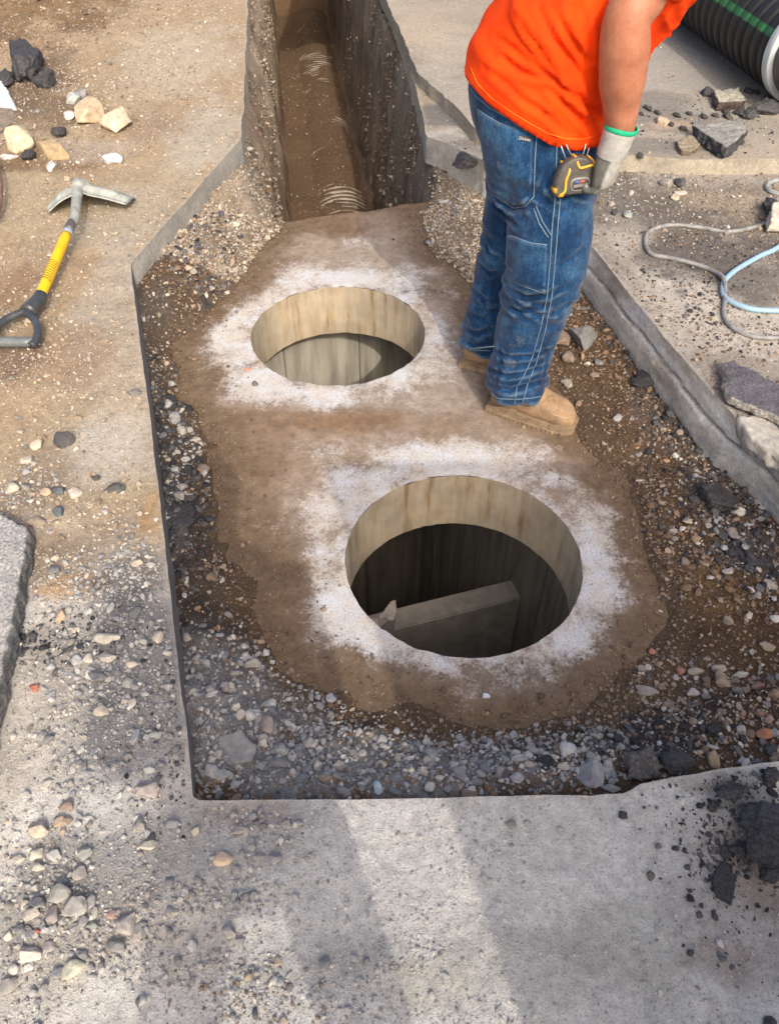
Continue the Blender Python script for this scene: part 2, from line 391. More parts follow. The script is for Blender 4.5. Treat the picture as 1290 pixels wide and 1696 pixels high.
# ---------------------------------------------------------------- soil of the pit and the trench
xs = steps(-1.55, 2.3, .0125); ys = steps(.45, 12.2, .0115, .045)
X, Y, Fq = grid(xs, ys)
VR = [iuw(a, b) for a, b in ((-.60, -1.45), (.60, -1.45), (.60, 1.55), (-.60, 1.55))]
u, w_ = uw(X, Y); d0, _, _ = nearest(X, Y, PIT); inpit = pnp(X, Y, PIT)
cx, cy = X[Fq].mean(1), Y[Fq].mean(1); fu, fw = uw(cx, cy)
keepv = inpit | (d0 < .10)
inr = (np.abs(fu) < .62) & (fw > -1.3) & (fw < 1.56) & (sfun(cx, cy) < -.05)
keep = keepv[Fq].any(1) & ~inr
Fq = Fq[keep]; used = np.unique(Fq); mm = np.full(len(X), -1); mm[used] = np.arange(len(used)); X, Y, Fq = X[used], Y[used], mm[Fq]
Z = hsoil(X, Y)
def soil_col(X, Y, Z):
    C = np.tile(np.array(BRN2), (len(X), 1)); n1 = fbm(X * 3, Y * 3, 0, 81, 5)[:, None]
    C = C + (np.array(BRN) - C) * np.clip(.5 + 1.2 * n1, 0, 1)
    L = [(285, 760, 50, 330, (.085, .07, .06), .75), (400, 1190, 150, 90, (.36, .35, .335), 1.0), (560, 1290, 400, 60, (.36, .35, .33), 1.0), (800, 1270, 160, 30, (.29, .275, .25), .9), (620, 1235, 130, 22, (.40, .37, .31), .7), (820, 1225, 120, 16, (.36, .31, .24), .5), (360, 1090, 60, 60, (.22, .22, .22), .9),
         (295, 880, 40, 110, (.09, .09, .095), .9), (270, 650, 30, 130, (.11, .105, .10), .7), (330, 960, 40, 60, (.10, .085, .07), .7), (260, 540, 26, 60, (.13, .12, .11), .7), (360, 1030, 60, 40, (.07, .06, .055), .7),
         (330, 560, 60, 60, (.24, .19, .14), .6), (350, 420, 90, 60, (.30, .25, .19), .8), (430, 300, 50, 90, (.40, .34, .27), .9), (330, 390, 30, 40, (.10, .095, .09), .6, .8),
         (740, 330, 60, 60, (.33, .27, .20), .8), (745, 260, 50, 24, (.10, .095, .10), .8), (760, 410, 40, 40, (.30, .25, .20), .6), (950, 470, 40, 30, (.2, .15, .11), .5),
         (1050, 560, 40, 90, (.13, .125, .12), .7, .5), (1120, 680, 60, 60, (.14, .115, .10), .7), (1200, 820, 60, 70, (.15, .13, .115), .7), (1240, 900, 50, 50, (.12, .115, .115), .7),
         (1180, 960, 60, 50, (.30, .18, .075), .5), (1040, 1180, 120, 40, (.19, .14, .10), .5), (1090, 1245, 110, 45, (.07, .068, .07), .85), (1180, 1230, 70, 36, (.12, .085, .06), .7), (1160, 1190, 60, 30, (.06, .06, .065), .5), (960, 1260, 90, 22, (.26, .25, .24), .7), (1130, 1120, 90, 40, (.2, .13, .085), .6)]
    C = blobs(X, Y, C, L, -.18)
    nb = (sm(sfun(X, Y), .16, .0) * (uw(X, Y)[1] < 1.6))[:, None]; C = C + (np.array((.145, .10, .062)) - C) * nb * .85
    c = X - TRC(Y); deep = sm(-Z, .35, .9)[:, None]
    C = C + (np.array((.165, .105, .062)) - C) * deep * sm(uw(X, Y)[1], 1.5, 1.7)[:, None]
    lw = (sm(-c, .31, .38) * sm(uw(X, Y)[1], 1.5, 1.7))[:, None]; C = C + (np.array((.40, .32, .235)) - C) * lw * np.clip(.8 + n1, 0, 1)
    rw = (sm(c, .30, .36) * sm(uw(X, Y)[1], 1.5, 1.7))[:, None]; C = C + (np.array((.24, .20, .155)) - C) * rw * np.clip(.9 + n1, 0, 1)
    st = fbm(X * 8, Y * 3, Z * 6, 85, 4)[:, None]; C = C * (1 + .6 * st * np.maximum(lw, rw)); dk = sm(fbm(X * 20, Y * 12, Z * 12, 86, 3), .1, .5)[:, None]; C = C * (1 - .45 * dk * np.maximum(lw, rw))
    return np.clip(C, .01, .9)
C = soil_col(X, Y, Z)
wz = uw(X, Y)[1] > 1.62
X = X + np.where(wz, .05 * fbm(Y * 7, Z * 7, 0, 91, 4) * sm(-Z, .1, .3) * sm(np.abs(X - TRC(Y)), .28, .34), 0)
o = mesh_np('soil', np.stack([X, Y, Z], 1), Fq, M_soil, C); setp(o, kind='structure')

# ---------------------------------------------------------------- concrete vault: slab with two openings, walls, cross beam
def slab_mat():
    m, n, l, b = newmat('vault_top_concrete'); tc = n.new('ShaderNodeTexCoord').outputs['Object']
    a = n.new('ShaderNodeAttribute'); a.attribute_name = 'Col'; k = n.new('ShaderNodeAttribute'); k.attribute_name = 'Msk'
    n1 = noise(n, l, tc, 30, 9, .75); n2 = noise(n, l, tc, 260, 3, .6); n3 = noise(n, l, tc, 9, 6, .7)
    c = mixc(n, l, 1.0, a.outputs['Color'], ramp(n, l, n1, [(.3, g(.6)), (.5, g(1.0)), (.7, g(1.35))]), 'MULTIPLY')
    n4 = noise(n, l, tc, 120, 4, .7); t = mathn(n, l, 'ADD', mathn(n, l, 'MULTIPLY', n1, .5), mathn(n, l, 'MULTIPLY', n3, .25)); t = mathn(n, l, 'ADD', t, mathn(n, l, 'MULTIPLY', n4, .35))
    f = mathn(n, l, 'ADD', k.outputs['Fac'], mathn(n, l, 'MULTIPLY', mathn(n, l, 'ADD', t, -.55), 2.4)); f = ramp(n, l, f, [(.24, g(0)), (.50, g(.5)), (.82, g(.95))])
    wh = ramp(n, l, n3, [(.42, (.60, .56, .50)), (.60, (.61, .63, .65))])
    c = mixc(n, l, f, c, wh)
    c = mixc(n, l, ramp(n, l, n2, [(.36, g(.75)), (.45, g(0))]), c, (.22, .15, .10))
    l.new(c, b.inputs['Base Color']); b.inputs['Roughness'].default_value = .9; b.inputs['Specular IOR Level'].default_value = .25
    p = bump(n, l, n1, .003, b); bump(n, l, n2, .0012, b, .8, p); return m
vault = empty('concrete_vault', (CC.x, CC.y, SZ - .23), 'dusty concrete manhole vault in the pit with two round openings and a dark chamber', 'manhole vault')
def circ(c, r, n=220, rough=.0025):
    return [(c[0] + (r + rough * float(fbm(math.cos(a) * 14, math.sin(a) * 14, 0, 4))) * math.cos(a), c[1] + (r + rough * float(fbm(math.cos(a) * 14, math.sin(a) * 14, 0, 4))) * math.sin(a)) for a in [i / n * 2 * math.pi for i in range(n)]]
us = steps(-.70, .70, .0095); ws = steps(-1.6, 1.6, .0095)
Ug, Wg, Fq = grid(us, ws); X, Y = iuw(Ug, Wg)
CIR = [circ(c, r) for c, r in HOLES]
X, Y, Fq = cut(X, Y, Fq, CIR, .0095)
Ue, We = uw(X, Y)
Wn = We + .035 * fbm(Ue * 5, Ue * 3, 0, 101, 4) * sm(We, 1.5, 1.6); X, Y = iuw(Ue, Wn)
Z = SZ + .0025 * fbm(X * 12, Y * 12, 0, 102, 4) - .006 * sm(np.abs(Ue), .66, .7)
d1 = np.hypot(X - HOLES[0][0][0], Y - HOLES[0][0][1]) - .345; d2 = np.hypot(X - HOLES[1][0][0], Y - HOLES[1][0][1]) - .343
Z -= .004 * np.exp(-np.minimum(np.abs(d1), np.abs(d2)) / .006) * sm(fbm(X * 30, Y * 30, 0, 103, 3), -.3, .3)
C = np.tile(np.array((.17, .112, .07)), (len(X), 1)); n1 = fbm(X * 4, Y * 4, 0, 104, 5)[:, None]
C = C + (np.array((.29, .22, .16)) - C) * np.clip(.45 + 1.6 * n1, 0, 1)
C = blobs(X, Y, C, [(640, 420, 200, 40, (.33, .27, .21), .9), (560, 660, 200, 22, (.35, .29, .24), .8), (730, 640, 70, 60, (.36, .30, .25), .8), (720, 560, 40, 60, (.38, .31, .25), .7),
    (560, 700, 120, 20, (.22, .135, .075), .8), (880, 730, 90, 20, (.22, .15, .095), .6), (430, 740, 60, 70, (.20, .13, .08), .6), (770, 900, 270, 190, (.36, .30, .25), .75), (870, 1120, 170, 50, (.16, .135, .115), .75), (700, 1090, 120, 40, (.20, .17, .145), .6), (960, 1020, 60, 40, (.18, .15, .125), .6),
    (470, 1030, 50, 100, (.23, .14, .08), .7), (620, 1170, 150, 30, (.20, .115, .06), .8), (880, 1185, 160, 24, (.20, .125, .07), .8), (420, 930, 40, 80, (.18, .115, .07), .7), (1070, 900, 40, 120, (.26, .16, .09), .7)], SZ, .35)
WOB = fbm(X * 9, Y * 9, 0, 31, 5); WLO = fbm(X * 2.5, Y * 2.5, 0, 33, 3)
EDG = sm(sfun(X, Y) + .05 * fbm(X * 22, Y * 22, 0, 119, 4), -.20, -.01)
def wm(px, py, rx, ry, s, ang=0):
    p = P(px, py, SZ); ax = P(px + rx, py, SZ).x - p.x; ay = abs(P(px, py - ry, SZ).y - P(px, py + ry, SZ).y) / 2
    dx, dy = X - p.x, Y - p.y; ca, sa = math.cos(ang), math.sin(ang); dx, dy = dx * ca + dy * sa, -dx * sa + dy * ca
    return s * np.clip(1.25 - .75 * np.sqrt((dx / ax) ** 2 + (dy / ay) ** 2) + .55 * WOB, 0, 1)
Mk = np.zeros(len(X))
for a in [(575, 455, 120, 18, 1), (480, 470, 50, 20, .7), (370, 560, 45, 60, 1), (420, 630, 60, 26, .9), (520, 655, 60, 14, .6), (590, 400, 28, 8, .6, -.5), (755, 475, 24, 30, 1), (700, 440, 40, 12, .7),
          (720, 748, 150, 20, .9), (590, 785, 60, 26, .6), (530, 850, 40, 50, .6), (520, 930, 30, 60, .55), (560, 1010, 50, 40, .85), (620, 1060, 60, 26, .8), (700, 1100, 90, 20, .55), (870, 1110, 50, 36, .45), (985, 1060, 40, 30, .85),
          (1010, 900, 40, 60, .8), (990, 850, 60, 24, .7, -.5), (935, 800, 50, 12, 1, -.5), (1000, 845, 40, 9, 1, -.6), (850, 760, 60, 20, .8), (440, 870, 18, 10, .5), (440, 960, 14, 20, .45), (800, 770, 100, 16, .4), (1000, 980, 40, 50, .5)]:
    Mk = np.maximum(Mk, wm(*a))
def halo(c, d, out, s0):
    a = np.arctan2(Y - c[1], X - c[0]); ca, sa = np.cos(a), np.sin(a); rr = d + .345
    ro = out * (1 + .75 * fbm(ca * 1.6, sa * 1.6, 0, s0, 3) + .30 * fbm(ca * 16, sa * 16, rr * 3, s0 + 1, 3))
    return np.clip(1.15 - (np.maximum(d, 0) / np.maximum(ro, .02)) ** 1.4, 0, 1) * (.70 + 1.25 * fbm(ca * 3.2, sa * 3.2, rr * 6, s0 + 2, 5) + .35 * fbm(X * 40, Y * 40, 0, s0 + 3, 3))
Mk = .62 * Mk + .62 * np.clip(np.maximum(halo(HOLES[0][0], d1, .17, 401), halo(HOLES[1][0], d2, .16, 411)), 0, 1.4); Mk = np.maximum(Mk, .45 * sm(.05 - d2, 0, .05)); Mk = np.maximum(Mk, .5 * sm(.06 - d1, 0, .06))
Mk = Mk * (1 - EDG); C[:] = C + (np.array((.43, .38, .33)) - C) * (.7 * Mk[:, None]); C[:] = C + (np.array((.145, .10, .062)) - C) * EDG[:, None]
V = np.stack([X, Y, Z], 1); V, Fq, C, Mk = compact(V, Fq, C, Mk)
# outer rim of the slab
per = [(-.70, -1.6), (.70, -1.6), (.70, 1.6), (-.70, 1.6)]
per2 = []
for i in range(4):
    a, b = per[i], per[(i + 1) % 4]
    for j in range(60): t = j / 60; per2.append((a[0] + (b[0] - a[0]) * t, a[1] + (b[1] - a[1]) * t))
pu = np.array([p[0] for p in per2]); pv = np.array([p[1] for p in per2]); pv = pv + .035 * fbm(pu * 5, pu * 3, 0, 101, 4) * sm(pv, 1.5, 1.6)
px_, py_ = iuw(pu, pv); nS = len(px_); Vs = np.concatenate([np.stack([px_, py_, np.full(nS, SZ - .006)], 1), np.stack([px_, py_, np.full(nS, SZ - .23)], 1)])
i = np.arange(nS); Fs = np.stack([i, (i + 1) % nS, (i + 1) % nS + nS, i + nS], 1)
o = mesh_np('top_slab', np.concatenate([V, Vs]), [Fq, Fs + len(V)], slab_mat(), np.concatenate([C, np.tile(np.array((.36, .31, .25)), (len(Vs), 1))]), msk=np.concatenate([Mk, np.zeros(len(Vs))]))
adopt(vault, o)
def throat_mat():
    m, n, l, b = newmat('opening_concrete'); tc = n.new('ShaderNodeTexCoord').outputs['Object']
    n1 = noise(n, l, tc, 26, 6, .65, (1, 1, .12)); n2 = noise(n, l, tc, 6, 4, .6); n3 = noise(n, l, tc, 140, 4, .6)
    c = ramp(n, l, n1, [(.32, (.24, .175, .10)), (.44, (.40, .335, .24)), (.58, (.44, .395, .32)), (.7, (.46, .35, .22))])
    c = mixc(n, l, 1.0, c, ramp(n, l, n2, [(.35, (.8, .78, .74)), (.65, (1.15, 1.1, 1.0))]), 'MULTIPLY')
    l.new(c, b.inputs['Base Color']); b.inputs['Roughness'].default_value = .85
    p = bump(n, l, n1, .002, b); bump(n, l, n3, .001, b, .6, p); return m
MT = throat_mat()
for (c, r), nm in zip(HOLES, (0, 1)):
    n = 220; cc = circ(c, r); rows = 14; Vt = []
    for k in range(rows + 1):
        z = SZ - .0 - .23 * k / rows
        zz = z + (.0035 * fbm(np.array([p[0] * 20 for p in cc]), np.array([p[1] * 20 for p in cc]), 0, 6, 3) if k == rows else 0)
        Vt.append(np.stack([[p[0] for p in cc], [p[1] for p in cc], np.zeros(n) + zz - (.003 if k == 0 else 0)], 1))
    Ft = [np.stack([np.arange(n) + k * n, (np.arange(n) + 1) % n + k * n, (np.arange(n) + 1) % n + (k + 1) * n, np.arange(n) + (k + 1) * n], 1)[:, ::-1] for k in range(rows)]
    o = mesh_np('opening_wall', np.concatenate(Vt), np.concatenate(Ft), MT); adopt(vault, o)
    setp(o, 'streaked tan concrete wall of the ' + ('nearer, larger-looking' if nm == 0 else 'farther') + ' round opening')
def box(bm, c, s, rot=0.0, frame=None):
    r = bmesh.ops.create_cube(bm, size=1.0)['verts']
    bmesh.ops.scale(bm, vec=s, verts=r); bmesh.ops.rotate(bm, cent=(0, 0, 0), matrix=Matrix.Rotation(rot, 3, 'Z'), verts=r)
    bmesh.ops.translate(bm, vec=c, verts=r); return r
ROT = math.atan2(UU.y, UU.x)
MC = pm('chamber_concrete', (.45, .42, .355), (.20, .185, .155), 5, .85, bmp=.004, stretch=(3, 3, .35), lo=.3, hi=.62)
bm = bmesh.new(); zt, zb = SZ - .231, -2.9; H = zt - zb; zc = (zt + zb) / 2
# walls made of upright precast panels with open joints
for sx in (-1, 1):
    for k in range(5):
        x, y = iuw(sx * .62, -1.45 + .29 + k * .58); box(bm, (x, y, zc), (.15, .566, H), ROT)
    x, y = iuw(sx * .66, 0); box(bm, (x, y, zc), (.04, 3.1, H - .01), ROT)
for sy in (-1, 1):
    for k in range(3):
        x, y = iuw(-.37 + k * .37, 1.19 if sy > 0 else -1.53); box(bm, (x, y, zc), (.367, .13, H - .004), ROT)
    x, y = iuw(0, sy * 1.575); box(bm, (x, y, zc), (1.38, .04, H - .02), ROT)
x, y = iuw(0, 0); box(bm, (x, y, zb - .05), (1.4, 3.2, .1), ROT)
bmesh.ops.bevel(bm, geom=bm.edges[:], offset=.006, segments=1, affect='EDGES')
adopt(vault, bobj('chamber_wall', bm, MC, smooth=False))
# underside of the slab around the openings: ring of concrete below top sheet
us = steps(-.70, .70, .02); ws = steps(-1.6, 1.55, .02); Ug, Wg, Fq = grid(us, ws); X, Y = iuw(Ug, Wg)
X, Y, Fq = cut(X, Y, Fq, CIR, .02); V, Fq = compact(np.stack([X, Y, np.full(len(X), SZ - .229)], 1), Fq)
adopt(vault, mesh_np('ceiling', V, Fq[:, ::-1], MC))
# cross beam
def wbox(name, a, b, wd, ht, mat, parent=None, bev=.006, sub=0):
    a, b = Vector(a), Vector(b); d = b - a; L = d.length
    bm = bmesh.new(); r = bmesh.ops.create_cube(bm, size=1)['verts']; bmesh.ops.scale(bm, vec=(L, wd, ht), verts=r)
    bmesh.ops.bevel(bm, geom=bm.edges[:], offset=bev, segments=2, affect='EDGES')
    o = bobj(name, bm, mat, smooth=False); x = d.normalized(); z = Vector((0, 0, 1)); y = z.cross(x).normalized(); z = x.cross(y)
    o.matrix_world = Matrix.Translation((a + b) / 2 + Vector((0, 0, 0))) @ Matrix((x, y, z)).transposed().to_4x4(); return o
MB = pm('beam_concrete', (.66, .62, .54), (.45, .42, .36), 14, .85, bmp=.003)
a = Vector((-.50, 1.795, -2.0)); b = Vector((.56, 2.118, -2.0))
o = wbox('cross_beam', a, b, .105, 1.6, MB); adopt(vault, o)
def loftnp(rings, cap=True):                # rings: list of (n,3) arrays
    n = len(rings[0]); V = np.concatenate(rings); i = np.arange(n); j = (i + 1) % n
    Fq = np.concatenate([np.stack([i + k * n, j + k * n, j + (k + 1) * n, i + (k + 1) * n], 1) for k in range(len(rings) - 1)])
    if not cap: return V, Fq, np.zeros((0, 3), int)
    V = np.concatenate([V, [rings[0].mean(0), rings[-1].mean(0)]]); a, b = len(V) - 2, len(V) - 1; k = (len(rings) - 1) * n
    return V, Fq, np.concatenate([np.stack([j, i, np.full(n, a)], 1), np.stack([i + k, j + k, np.full(n, b)], 1)])
def smooth_path(pts, sub=6):
    pts = [Vector(p) for p in pts]; out = []
    for i in range(len(pts) - 1):
        p0 = pts[max(i - 1, 0)]; p1 = pts[i]; p2 = pts[i + 1]; p3 = pts[min(i + 2, len(pts) - 1)]
        for k in range(sub):
            t = k / sub; out.append(.5 * ((2 * p1) + (p2 - p0) * t + (2 * p0 - 5 * p1 + 4 * p2 - p3) * t * t + (3 * p1 - p0 - 3 * p2 + p3) * t ** 3))
    out.append(pts[-1]); return out
def tube_rings(path, rad, n=12, flat=1.0):
    out = []; up = Vector((0, 0, 1)); prev = None
    for i, p in enumerate(path):
        t = (path[min(i + 1, len(path) - 1)] - path[max(i - 1, 0)]).normalized()
        if prev is None: a = t.cross(up if abs(t.z) < .9 else Vector((1, 0, 0))).normalized()
        else: a = (prev - t * prev.dot(t)).normalized()
        prev = a; b = t.cross(a); r = rad(i / (len(path) - 1)) if callable(rad) else rad
        out.append(np.array([p + a * (r * math.cos(q)) + b * (r * flat * math.sin(q)) for q in [k / n * 2 * math.pi for k in range(n)]]))
    return out
def tube(name, pts, rad, mat, parent=None, sub=6, n=12, flat=1.0):
    pth = smooth_path(pts, sub) if sub > 1 else [Vector(p) for p in pts]
    V, Q, T = loftnp(tube_rings(pth, rad, n, flat)); return mesh_np(name, V, [Q, T], mat, parent=parent)
# broken half pipe leaning beside the beam
a = Vector((-.045, 1.74, -1.22)); bmv = []
rr = []
for k in range(7):
    z = k / 6; c = Vector((-.088, 1.77, -1.2)) + Vector((.03, -.06, .40)) * z
    rr.append(np.array([c + Vector((math.cos(q) * ro * 1.0, math.sin(q) * ro, .02 * math.sin(5 * q))) for q, ro in [(R(-150 + 24 * m), .085) for m in range(8)] + [(R(18 - 24 * m), .066) for m in range(8)]]))
V, Q, T = loftnp(rr); o = mesh_np('pipe_stub', V, [Q, T], pm('pipe_stub_concrete', (.62, .56, .50), (.36, .31, .26), 40, .9, bmp=.003), smooth=False)
setp(o, 'broken grey pipe stub standing inside the nearer opening at the beam', 'pipe stub')

# ---------------------------------------------------------------- stones
RNG = np.random.default_rng(7)
def icos(sub):
    bm = bmesh.new(); bmesh.ops.create_icosphere(bm, subdivisions=sub, radius=1.0); bm.verts.ensure_lookup_table()
    V = np.array([v.co[:] for v in bm.verts]); Fc = np.array([[v.index for v in f.verts] for f in bm.faces]); bm.free(); return V, Fc
ICO = {s: icos(s) for s in (1, 2, 3, 4, 5)}
def rock_shape(sub, seed, ang=.5, rough=.1, flat=.75):
    V, Fc = ICO[sub]; V = V.copy(); r = np.random.default_rng(seed)
    for _ in range(int(6 + 12 * ang)):
        n = r.normal(size=3); n /= np.linalg.norm(n); d = r.uniform(.48, .88); k = V @ n; m = k > d
        V[m] -= ((k[m] - d) * (.75 + .25 * ang))[:, None] * n
    V *= (1 + rough * fbm(V[:, 0] * 1.7 + seed, V[:, 1] * 1.7, V[:, 2] * 1.7, seed, 3))[:, None]
    if sub >= 3: V *= (1 + rough * .35 * fbm(V[:, 0] * 6 + seed, V[:, 1] * 6, V[:, 2] * 6, seed + 3, 3))[:, None]
    V *= np.array([1, r.uniform(.7, .95), flat]); return V, Fc
PROTO = {s: [rock_shape(s, 100 + 10 * s + k, ang=.4 + .11 * k if s > 1 else .4, rough=.16) for k in range(9)] for s in (1, 2, 3)}
def scatter(name, mat, pos, size, col, sub, sink=.25, label=None):
    """thousands of gravel stones as one object"""
    n = len(pos); pk = RNG.integers(0, 9, n); VV, FF, CC_ = [], [], []; off = 0
    for k in range(9):
        idx = np.where(pk == k)[0]
        if not len(idx): continue
        V, Fc = PROTO[sub][k]; m = len(idx); a = RNG.uniform(0, 2 * math.pi, m); ca, sa = np.cos(a), np.sin(a)
        tl = RNG.normal(0, .35, m); S = size[idx]
        st = np.stack([RNG.uniform(.8, 1.25, m), RNG.uniform(.75, 1.1, m), RNG.uniform(.6, .95, m)], 1)
        P_ = V[None] * st[:, None, :] * S[:, None, None]
        x, z = P_[..., 0] * np.cos(tl)[:, None] + P_[..., 2] * np.sin(tl)[:, None], -P_[..., 0] * np.sin(tl)[:, None] + P_[..., 2] * np.cos(tl)[:, None]
        y = P_[..., 1]; X_ = x * ca[:, None] - y * sa[:, None] + pos[idx, 0][:, None]; Y_ = x * sa[:, None] + y * ca[:, None] + pos[idx, 1][:, None]
        Z_ = z + (pos[idx, 2] + S * (.6 - 2 * sink * .6))[:, None]
        VV.append(np.stack([X_, Y_, Z_], -1).reshape(-1, 3)); FF.append((Fc[None] + (np.arange(m) * len(V))[:, None, None] + off).reshape(-1, 3)); off += m * len(V)
        CC_.append(np.repeat(col[idx], len(V), 0))
    o = mesh_np(name, np.concatenate(VV), np.concatenate(FF), mat, np.concatenate(CC_), smooth=sub > 2); setp(o, label, None, None, 'stuff'); return o
PAL = {'grey': [(.31, .305, .30), (.37, .365, .355), (.25, .25, .25), (.42, .405, .375), (.50, .465, .41), (.21, .21, .21), (.35, .32, .285)],
       'tan': [(.42, .34, .25), (.46, .40, .32), (.36, .29, .21), (.30, .23, .16), (.50, .46, .39), (.26, .24, .21), (.40, .31, .23)],
       'brown': [(.22, .14, .085), (.28, .19, .12), (.18, .12, .08), (.33, .25, .18), (.14, .10, .075), (.25, .22, .19)],
       'mix': [(.30, .25, .19), (.42, .38, .33), (.2, .15, .105), (.18, .175, .17), (.22, .15, .11), (.50, .46, .40), (.33, .27, .2), (.27, .25, .23)],
       'black': [(.05, .05, .055), (.08, .08, .085), (.035, .035, .04), (.12, .12, .12)]}
def fld(X, Y, lst, z):
    """density field from blobs (px,py,rx,ry,dens,palette)"""
    D = []
    for px, py, rx, ry, s, _ in lst:
        p = P(px, py, z); ax = P(px + rx, py, z).x - p.x; ay = abs(P(px, py - ry, z).y - P(px, py + ry, z).y) / 2
        D.append(s * np.exp(-(((X - p.x) / ax) ** 2 + ((Y - P(px, py, z).y) / ay) ** 2)))
    return np.array(D).reshape(len(lst), len(X))
def scat(name, n, box_, lst, base, basepal, surf, z, smin, smax, sub, mask, label, mat=None, pw_=2.2, bright=1.0):
    X = RNG.uniform(box_[0], box_[1], n); Y = box_[2] + (box_[3] - box_[2]) * RNG.uniform(0, 1, n) ** 1.35
    D = fld(X, Y, lst, z); tot = D.sum(0) + base; k = (RNG.uniform(0, 1, n) < tot * (.55 + .9 * (fbm(X * 5, Y * 5, 0, 131, 3) > -.05))) & mask(X, Y)
    X, Y, D, tot = X[k], Y[k], D[:, k], tot[k]; n = len(X)
    allD = np.concatenate([D, np.full((1, n), base)]); pick = (allD.cumsum(0) / allD.sum(0) > RNG.uniform(0, 1, n)).argmax(0)
    pals = [b[5] for b in lst] + [basepal]; col = np.zeros((n, 3))
    for q, pn in enumerate(pals):
        i = np.where(pick == q)[0]; pl = np.array(PAL[pn]); col[i] = pl[RNG.integers(0, len(pl), len(i))]
    if surf is hs:                          # dusty grey crumbs on the clean concrete nearest the camera
        q = (pick == len(lst)) & (Y < 1.05 + .33 * np.abs(X + .1)); col[q] = np.array((.50, .48, .44)) * RNG.uniform(.55, 1.05, (int(q.sum()), 1))
        if sub > 1: kp = ~(q & (RNG.uniform(0, 1, n) < .75)); X, Y, col = X[kp], Y[kp], col[kp]; n = len(X)
    col *= RNG.uniform(.75, 1.25, (n, 1)) * bright
    S = smin * (smax / smin) ** (RNG.uniform(0, 1, n) ** pw_)
    Z = surf(X, Y); scatter(name, mat or M_grain, np.stack([X, Y, Z], 1), S, np.clip(col, .01, .8), sub, label=label)
dpit = lambda X, Y: pnp(X, Y, PIT)
def m_street(X, Y):
    d, _, _ = nearest(X, Y, PIT[::1]); return (~dpit(X, Y)) & (d > .012) & (Y > .05)
def m_pit(X, Y):
    u, w_ = uw(X, Y); return dpit(X, Y) & (sfun(X, Y) > .012) & (w_ < 1.58)
SL = [(60, 860, 110, 80, .9, 'tan'), (320, 1170, 60, 120, .3, 'black'), (40, 820, 60, 50, .6, 'grey'), (90, 600, 120, 80, .5, 'tan'), (60, 210, 120, 70, .7, 'mix'), (200, 30, 160, 30, .4, 'tan'), (260, 110, 120, 80, .30, 'tan'), (50, 25, 120, 45, 4, 'brown'),
      (190, 960, 80, 60, 1.0, 'grey'), (130, 1060, 110, 30, .8, 'black'), (210, 1060, 120, 60, .9, 'grey'), (220, 1150, 110, 110, 1.0, 'grey'), (170, 1250, 80, 80, .7, 'grey'), (100, 1460, 110, 110, .9, 'grey'), (110, 1560, 120, 60, .8, 'grey'), (300, 1480, 60, 20, .8, 'grey'), (400, 1490, 60, 40, .4, 'grey'), (430, 1370, 60, 40, .4, 'grey'), (60, 1390, 60, 40, .4, 'tan'),
      (450, 1620, 160, 40, .25, 'grey'), (380, 1650, 120, 40, .3, 'mix'), (1240, 1350, 70, 70, 5, 'black'), (1190, 1450, 60, 90, 1.2, 'black'), (1150, 1330, 120, 60, .16, 'black'),
      (1180, 340, 130, 40, .8, 'mix'), (1050, 320, 80, 40, .7, 'grey'), (1150, 430, 120, 40, .5, 'black'), (1240, 520, 100, 50, .3, 'black'), (1120, 500, 80, 40, .3, 'black'), (300, 360, 80, 60, .3, 'tan'), (760, 250, 60, 20, .9, 'black')]
PL = [(285, 700, 40, 230, 1.0, 'black'), (300, 900, 60, 150, .9, 'black'), (1100, 660, 30, 130, .9, 'black'), (1210, 860, 60, 80, .8, 'black'), (330, 420, 50, 60, .6, 'black'), (400, 1180, 140, 90, 4.0, 'grey'), (560, 1275, 340, 44, 4.0, 'grey'), (800, 1262, 170, 32, 2.5, 'grey'), (300, 760, 30, 160, 1.0, 'grey'), (290, 880, 40, 90, .9, 'black'), (330, 930, 60, 80, .5, 'mix'), (290, 580, 50, 80, .7, 'mix'), (360, 400, 90, 60, .8, 'tan'), (430, 290, 40, 70, .5, 'tan'),
      (1200, 1170, 110, 90, 1.2, 'mix'), (1050, 1250, 140, 40, .6, 'black'), (1240, 860, 70, 70, 1.0, 'grey'), (1160, 760, 60, 80, .6, 'mix'), (1080, 640, 60, 80, .8, 'brown'), (1000, 560, 60, 70, .9, 'brown'), (1090, 600, 30, 60, .9, 'black'), (750, 300, 60, 60, .7, 'grey'), (770, 250, 40, 20, .9, 'black'), (1120, 900, 120, 120, .3, 'brown')]
SB = (-2.6, 2.6, .1, 7.0); PB = (-1.2, 1.6, .6, 4.2)
scat('gravel', 95000, SB, SL, .55, 'tan', hs, 0, .0018, .006, 1, m_street, 'fine grit and crumbs scattered over the dusty street')
scat('gravel', 16000, SB, SL, .10, 'tan', hs, 0, .005, .013, 2, m_street, 'small pebbles strewn over the street in drifts')
scat('gravel', 2000, SB, SL, .015, 'tan', hs, 0, .011, .022, 3, m_street, 'larger loose stones strewn over the street')
scat('gravel', 110000, PB, PL, .8, 'brown', hsoil, -.18, .002, .008, 1, m_pit, 'fine crumbs of soil and grit on the pit sides')
scat('gravel', 26000, PB, PL, .22, 'brown', hsoil, -.18, .006, .014, 2, m_pit, 'small pebbles on the sides of the pit')
scat('gravel', 3600, PB, PL, .05, 'mix', hsoil, -.18, .012, .024, 3, m_pit, 'rounded stones lying round the edge of the pit')
LB = (-1.7, .25, .25, 2.3); UB = (-2.7, -.70, 2.3, 6.6); RB = (.65, 2.5, 1.7, 3.7)
SLn = [b for b in SL]
scat('gravel', 60000, LB, SLn, .10, 'tan', hs, 0, .002, .006, 1, m_street, 'fine grit of the gravel drifts left of the pit')
